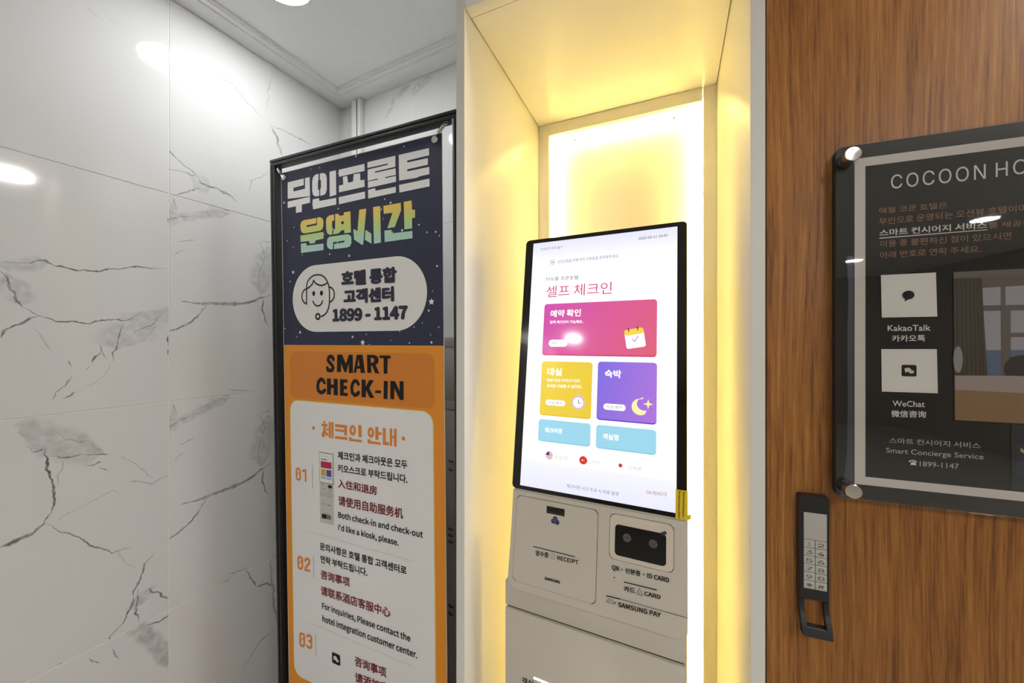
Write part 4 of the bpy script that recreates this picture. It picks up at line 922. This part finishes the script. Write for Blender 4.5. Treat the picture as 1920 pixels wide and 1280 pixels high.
tsn('무인으로 운영되는 오션뷰 호텔이며', S1, (418, 948), (1600, 838), (418, 893), m_brn)
tsn('스마트 컨시어지 서비스', S1, (420, 1038), (1280, 975), (420, 985), m_wh, .008)
tsn('를 제공해', S1, (1292, 975), (1640, 950), (1292, 930), m_brn)
tsn('이용 중 불편하신 점이 있으시면', S1, (425, 1125), (1475, 1060), (425, 1072), m_brn)
tsn('아래 번호로 연락 주세요.', S1, (425, 1215), (1235, 1165), (425, 1162), m_brn)
def fs_(name, Z, polys, m, w=.0004): return flat(name, SX, [pxs(SX, Z(q)) for q in polys], w, m, sign)
fs_('underline', S1, [[(420, 1048), (1285, 981), (1285, 987), (420, 1056)]], m_wh)
fs_('white_card', S2, [[(405, 143), (818, 123), (828, 453), (412, 461)], [(408, 697), (825, 697), (832, 1028), (412, 1015)]], m_wh)
c = pxs(SX, S2([(610, 292)]))[0]; flat('speech_icon', SX, [circ(c[0], c[1], .0062, 20, .0058), [(c[0] - .003, c[1] - .003), (c[0] - .004, c[1] - .0085), (c[0] + .001, c[1] - .005)]], .0008, m_sb, sign)
c = pxs(SX, S2([(615, 858)]))[0]; chat_icon(SX, sign, c[0], c[1], .0075, .0008, m_sb, m_wh)
tsn('KakaoTalk', S2, (455, 562), (777, 560), (455, 518), m_wh, .012, 'bf'); tsn('카카오톡', S2, (488, 642), (737, 640), (488, 593), m_wh, .008)
tsn('WeChat', S2, (492, 1125), (733, 1132), (492, 1082), m_wh, .012, 'bf'); tsn('微信咨询', S2, (482, 1206), (742, 1212), (482, 1155), m_wh, .008)
tsn('스마트 컨시어지 서비스', S3, (165, 305), (1205, 370), (165, 243), m_dim); tsn('Smart Concierge Service', S3, (130, 432), (1240, 512), (130, 358), m_dim, 0, 'bf'); tsn('1899-1147', S3, (512, 570), (958, 602), (512, 512), m_dim, .0, 'bf')
fs_('telephone_icon', S3, [[(405, 555), (412, 530), (425, 520), (450, 522), (468, 535), (475, 560)], [(385, 518), (392, 505), (420, 498), (455, 502), (478, 514), (482, 530), (468, 528), (455, 515), (415, 510), (400, 525)]], m_wh)
# bedroom picture on the sign
def pm_(n, r, g, b): return mat(n, rgb(r, g, b), .5)
pw, pcl, pcu, pcu2, psk, pse, pfr, pbd, pb2, pch, plm, pdk = [pm_('photo_' + n, *c) for n, c in (('wall', (104, 94, 84)), ('ceiling', (112, 102, 94)), ('curtain', (72, 62, 46)), ('curtain_fold', (54, 46, 34)), ('sky', (166, 162, 164)), ('sea', (92, 108, 134)), ('window_frame', (104, 94, 86)), ('bed', (166, 150, 140)), ('bed_throw', (146, 112, 76)), ('chair', (42, 36, 30)), ('lamp', (150, 146, 142)), ('night', (42, 50, 66)))]
pr = 2150
fs_('room_picture', S2, [[(948, 120), (pr, 60), (pr, 1290), (955, 1225)]], pw, .0003)
fs_('room_picture', S2, [[(948, 122), (pr, 62), (pr, 118), (948, 166)]], pcl, .0006)
fs_('room_picture', S2, [[(1160, 240), (pr, 180), (pr, 905), (1200, 895)]], psk, .0006)
fs_('room_picture', S2, [[(1190, 705), (pr, 700), (pr, 905), (1200, 895)]], pse, .0008)
fs_('room_picture', S2, [[(1302, 225), (1335, 222), (1342, 900), (1305, 898)], [(1160, 370), (pr, 355), (pr, 395), (1165, 412)], [(1340, 575), (pr, 565), (pr, 600), (1342, 608)], [(1335, 400), (1375, 398), (1375, 900), (1340, 900)]], pfr, .0010)
fs_('room_picture', S2, [[(948, 168), (1158, 162), (1175, 500), (1202, 893), (955, 890)]], pcu, .0012)
fs_('room_picture', S2, [[(x, 170), (x + 8, 170), (x + 18 + (x - 960) * .08, 890), (x + 6 + (x - 960) * .08, 890)] for x in (965, 1000, 1030, 1062, 1090, 1118, 1142)], pcu2, .0014)
fs_('room_picture', S2, [[(955, 895), (pr, 900), (pr, 1120), (955, 1010)]], pbd, .0014)
fs_('room_picture', S2, [[(955, 1000), (pr, 1060), (pr, 1292), (955, 1226)]], pb2, .0016)
fs_('room_picture', S2, [[(1322, 850), (1335, 800), (1370, 760), (1430, 745), (1600, 745), (1600, 905), (1335, 893)]], pch, .0016)
c = pxs(SX, S2([(970, 775)]))[0]; flat('room_picture', SX, [circ(c[0] + .001, c[1], .0045, 20, .0170)], .0016, plm, sign)
fs_('room_picture', S3, [[(1560, 90), (1900, 110), (1900, 860), (1560, 835)]], pm_('photo_shade', 34, 38, 44), .0004)
fs_('room_picture', S3, [[(1625, 320), (1900, 330), (1900, 720), (1602, 655)]], pdk, .0008); fs_('room_picture', S3, [[(1655, 358), (1715, 395), (1715, 435), (1658, 400)]], pm_('photo_gold', 190, 180, 120), .0012)
# stand-off caps
def brushed():
    m = mat('turned_steel', rgb(205, 200, 192), .18, 1.0); t = NT(m); tg = t.new('ShaderNodeTangent'); tg.direction_type = 'RADIAL'; tg.axis = 'Y'
    t.p.inputs['Anisotropic'].default_value = .85; t.link(tg.outputs[0], t.p.inputs['Tangent']); return m
m_cap = brushed()
for px, py in ((1600.5, 288), (1601.5, 922)):
    u, v = SG.at(px, py, .017)
    for uu in (u, SW - u):
        cc = SG.W(uu, v, 0)
        prof = [(-WDO + .0002, .0042), (-.0122, .0042), (-.0120, .0050), (.0, .0050), (.0002, .0078), (.009, .0078), (.0092, .0093), (.0165, .0093), (.0174, .0086), (.0176, .0)]
        lathe('standoff_cap', cc, SG.n, prof, m_cap, sign, 32)

# keypad lock
LW = .012
LK = DP.sub(0, 0, LW)
C5 = crop(1480, 900, 4.129)
m_lb = noise_mat('black_lock_plastic', rgb(24, 24, 24), rgb(30, 30, 30), (900, 900, 900), .38); m_lp = mat('silver_lock_plate', rgb(176, 172, 164), .35, .0); m_ly = mat('dark_lock_joint', rgb(70, 68, 64), .5)
pL = lambda pts, w=0.0: pxs(LK, C5(pts), w)
a = pL([(84, 108), (316, 140), (308, 985), (70, 925)])
lu0 = (a[0][0] + a[3][0]) / 2 - .0002; lu1 = (a[1][0] + a[2][0]) / 2; lv1 = (a[0][1] + a[1][1]) / 2; lv0 = (pL([(118, 920)])[0][1] + pL([(245, 940)])[0][1]) / 2
lock = thing('keypad_lock', 'black digital keypad lock with pull handle on the oak door', 'lock', DP.sub(lu0, lv0 - .03).matrix())
prism('lock_body', LK, [rrect(lu0, lu1, lv0, lv1, .0035, 5, (1, 1, 0, 0))], -LW + .0003, 0, m_lb, lock, .0012)
# handle: two arms sweeping out from the door and a lip joining them
hw2 = (pL([(118, 920)])[0][0] - lu0); hb = -.0445
def arm(u0, u1, nm='handle_arm'):
    bm = bmesh.new(); pr_ = [(0, -.004, 0), (-.010, -.0045, 0), (-.020, -.001, .005), (-.030, .003, .009), (-.0385, .006, .012)]
    rings = []
    for dv, wb_, wf in pr_:
        rings.append([bm.verts.new(LK.W(u, lv0 + dv, w)) for u, w in ((u0, wb_ - .004), (u1, wb_ - .004), (u1, wf), (u0, wf))])
    for A, Bq in zip(rings, rings[1:]):
        for k in range(4): bm.faces.new((A[k], A[(k + 1) % 4], Bq[(k + 1) % 4], Bq[k]))
    bm.faces.new(rings[0][::-1]); bm.faces.new(rings[-1]); bmesh.ops.bevel(bm, geom=bm.edges[:], offset=.0006, segments=2, affect='EDGES')
    return bm_obj(nm, bm, m_lb, lock, True)
arm(lu0, lu0 + hw2); arm(lu1 - hw2, lu1)
bm = bmesh.new(); Lp = [(-.0325, .004, .0100), (-.040, .007, .0125), (-.0445, .0095, .0140)]
rings = [[bm.verts.new(LK.W(u, lv0 + dv, w)) for u, w in ((lu0, wb_ - .005), (lu1, wb_ - .005), (lu1, wf), (lu0, wf))] for dv, wb_, wf in Lp]
for A, Bq in zip(rings, rings[1:]):
    for k in range(4): bm.faces.new((A[k], A[(k + 1) % 4], Bq[(k + 1) % 4], Bq[k]))
bm.faces.new(rings[0][::-1]); bm.faces.new(rings[-1]); bmesh.ops.bevel(bm, geom=bm.edges[:], offset=.0012, segments=3, affect='EDGES'); bm_obj('handle_lip', bm, m_lb, lock, True)
a = pL([(112, 241), (292, 268), (286, 862), (108, 828)])
ku0 = (a[0][0] + a[3][0]) / 2; ku1 = (a[1][0] + a[2][0]) / 2; kv1 = (a[0][1] + a[1][1]) / 2; kv0 = (a[2][1] + a[3][1]) / 2
kvm = (pL([(112, 452)])[0][1] + pL([(292, 478)])[0][1]) / 2
box('keypad_back', LK, ku0, ku1, kv0, kv1, 0, .0004, m_ly, lock)
box('blank_plate', LK, ku0, ku1, kvm + .0003, kv1, .0004, .0011, m_lp, lock, .0003)
kh = (kvm - kv0) / 6; km = ku0 + (ku1 - ku0) * .49
m_dg = mat('key_digit', rgb(70, 68, 66), .5)
for r_ in range(6):
    for c_ in range(2):
        u0, u1 = (ku0, km - .0003) if c_ == 0 else (km + .0003, ku1)
        v1 = kvm - r_ * kh - .0003; v0 = v1 - kh + .0006
        kobj = box('key', LK, u0, u1, v0, v1, .0004, .0011, m_lp, lock, .0003)
        ch = '1234567890*#'[r_ * 2 + c_]; vs, fs = glyphs(ch, INTER, .0)
        x0 = min(v[0] for v in vs); x1 = max(v[0] for v in vs); y0 = min(v[1] for v in vs); y1 = max(v[1] for v in vs)
        gh = kh * .46; gw = gh * (1.35 if ch != '1' else .4); cu, cv = (u0 + u1) / 2, (v0 + v1) / 2
        mesh('digit', [LK.W(cu + ((x - x0) / (x1 - x0) - .5) * gw, cv + ((y - y0) / (y1 - y0) - .5) * gh, .0014) for x, y in vs], fs, m_dg, kobj)

# ------------------------------------------------------------------ cable trunking and steel cabinet on the back wall
m_duct = mat('white_pvc', rgb(228, 228, 225), .4)
wbx = lambda px, py, w=0: WB.at(px, py, w)
duct = thing('cable_trunking', 'pair of white vertical cable ducts on the back tiled wall by the corner', 'cable duct', WB.sub(wbx(663, 200, .022)[0], 1.0).matrix())
u0, u1, u2, u3 = [wbx(x, 220, .022)[0] for x in (659, 667.5, 669.5, 674.5)]
box('duct', WB, u0, u1, 1.0, ZC - .001, .0006, .022, m_duct, duct, .0015); box('duct', WB, u2, u3, 1.0, ZC - .001, .0006, .022, m_duct, duct, .0015)
box('duct_gap', WB, u1, u2, 1.0, ZC - .001, .0006, .019, m_dk, duct)
ss = noise_mat('brushed_steel', rgb(176, 168, 156), rgb(184, 176, 164), (3, 3, 400), .42, metal=.25)
D = .06; ct = wbx(845, 632, D)[1]; cu0_ = wbx(760, 700, D)[0]
cab = thing('steel_cabinet', 'brushed steel cabinet on the back wall behind the banner stand', 'cabinet', WB.sub(cu0_ + .15, ct - .9).matrix())
zz = [wbx(845, y, D)[1] for y in (632, 650.5, 652.5, 750, 751.5, 767.5, 769.5)]
box('cabinet_body', WB, cu0_, cu0_ + .30, .12, ct, .0006, D - .004, ss, cab, .001)
box('top_rail', WB, cu0_, cu0_ + .30, zz[1], zz[0], D - .004, D, ss, cab, .0006); box('upper_panel', WB, cu0_, cu0_ + .30, zz[3], zz[2], D - .004, D, ss, cab, .0006)
box('middle_rail', WB, cu0_, cu0_ + .30, zz[5], zz[4], D - .004, D + .001, ss, cab, .0006); box('lower_door', WB, cu0_, cu0_ + .30, .14, zz[6], D - .004, D, ss, cab, .0006)
for y in (861, 877, 988, 1000, 1012, 1132, 1146):
    u, v = wbx(847, y, D); pts = [WB.W(u + .010 * math.cos(R(a_)), v + .007 * math.sin(R(a_)), D + .002 + .006 * (a_ - 180) / 180) for a_ in range(200, 350, 15)]
    tube('hook', pts, .0022, m_dk, cab, 6)
for c in SPENT: bpy.data.curves.remove(c)
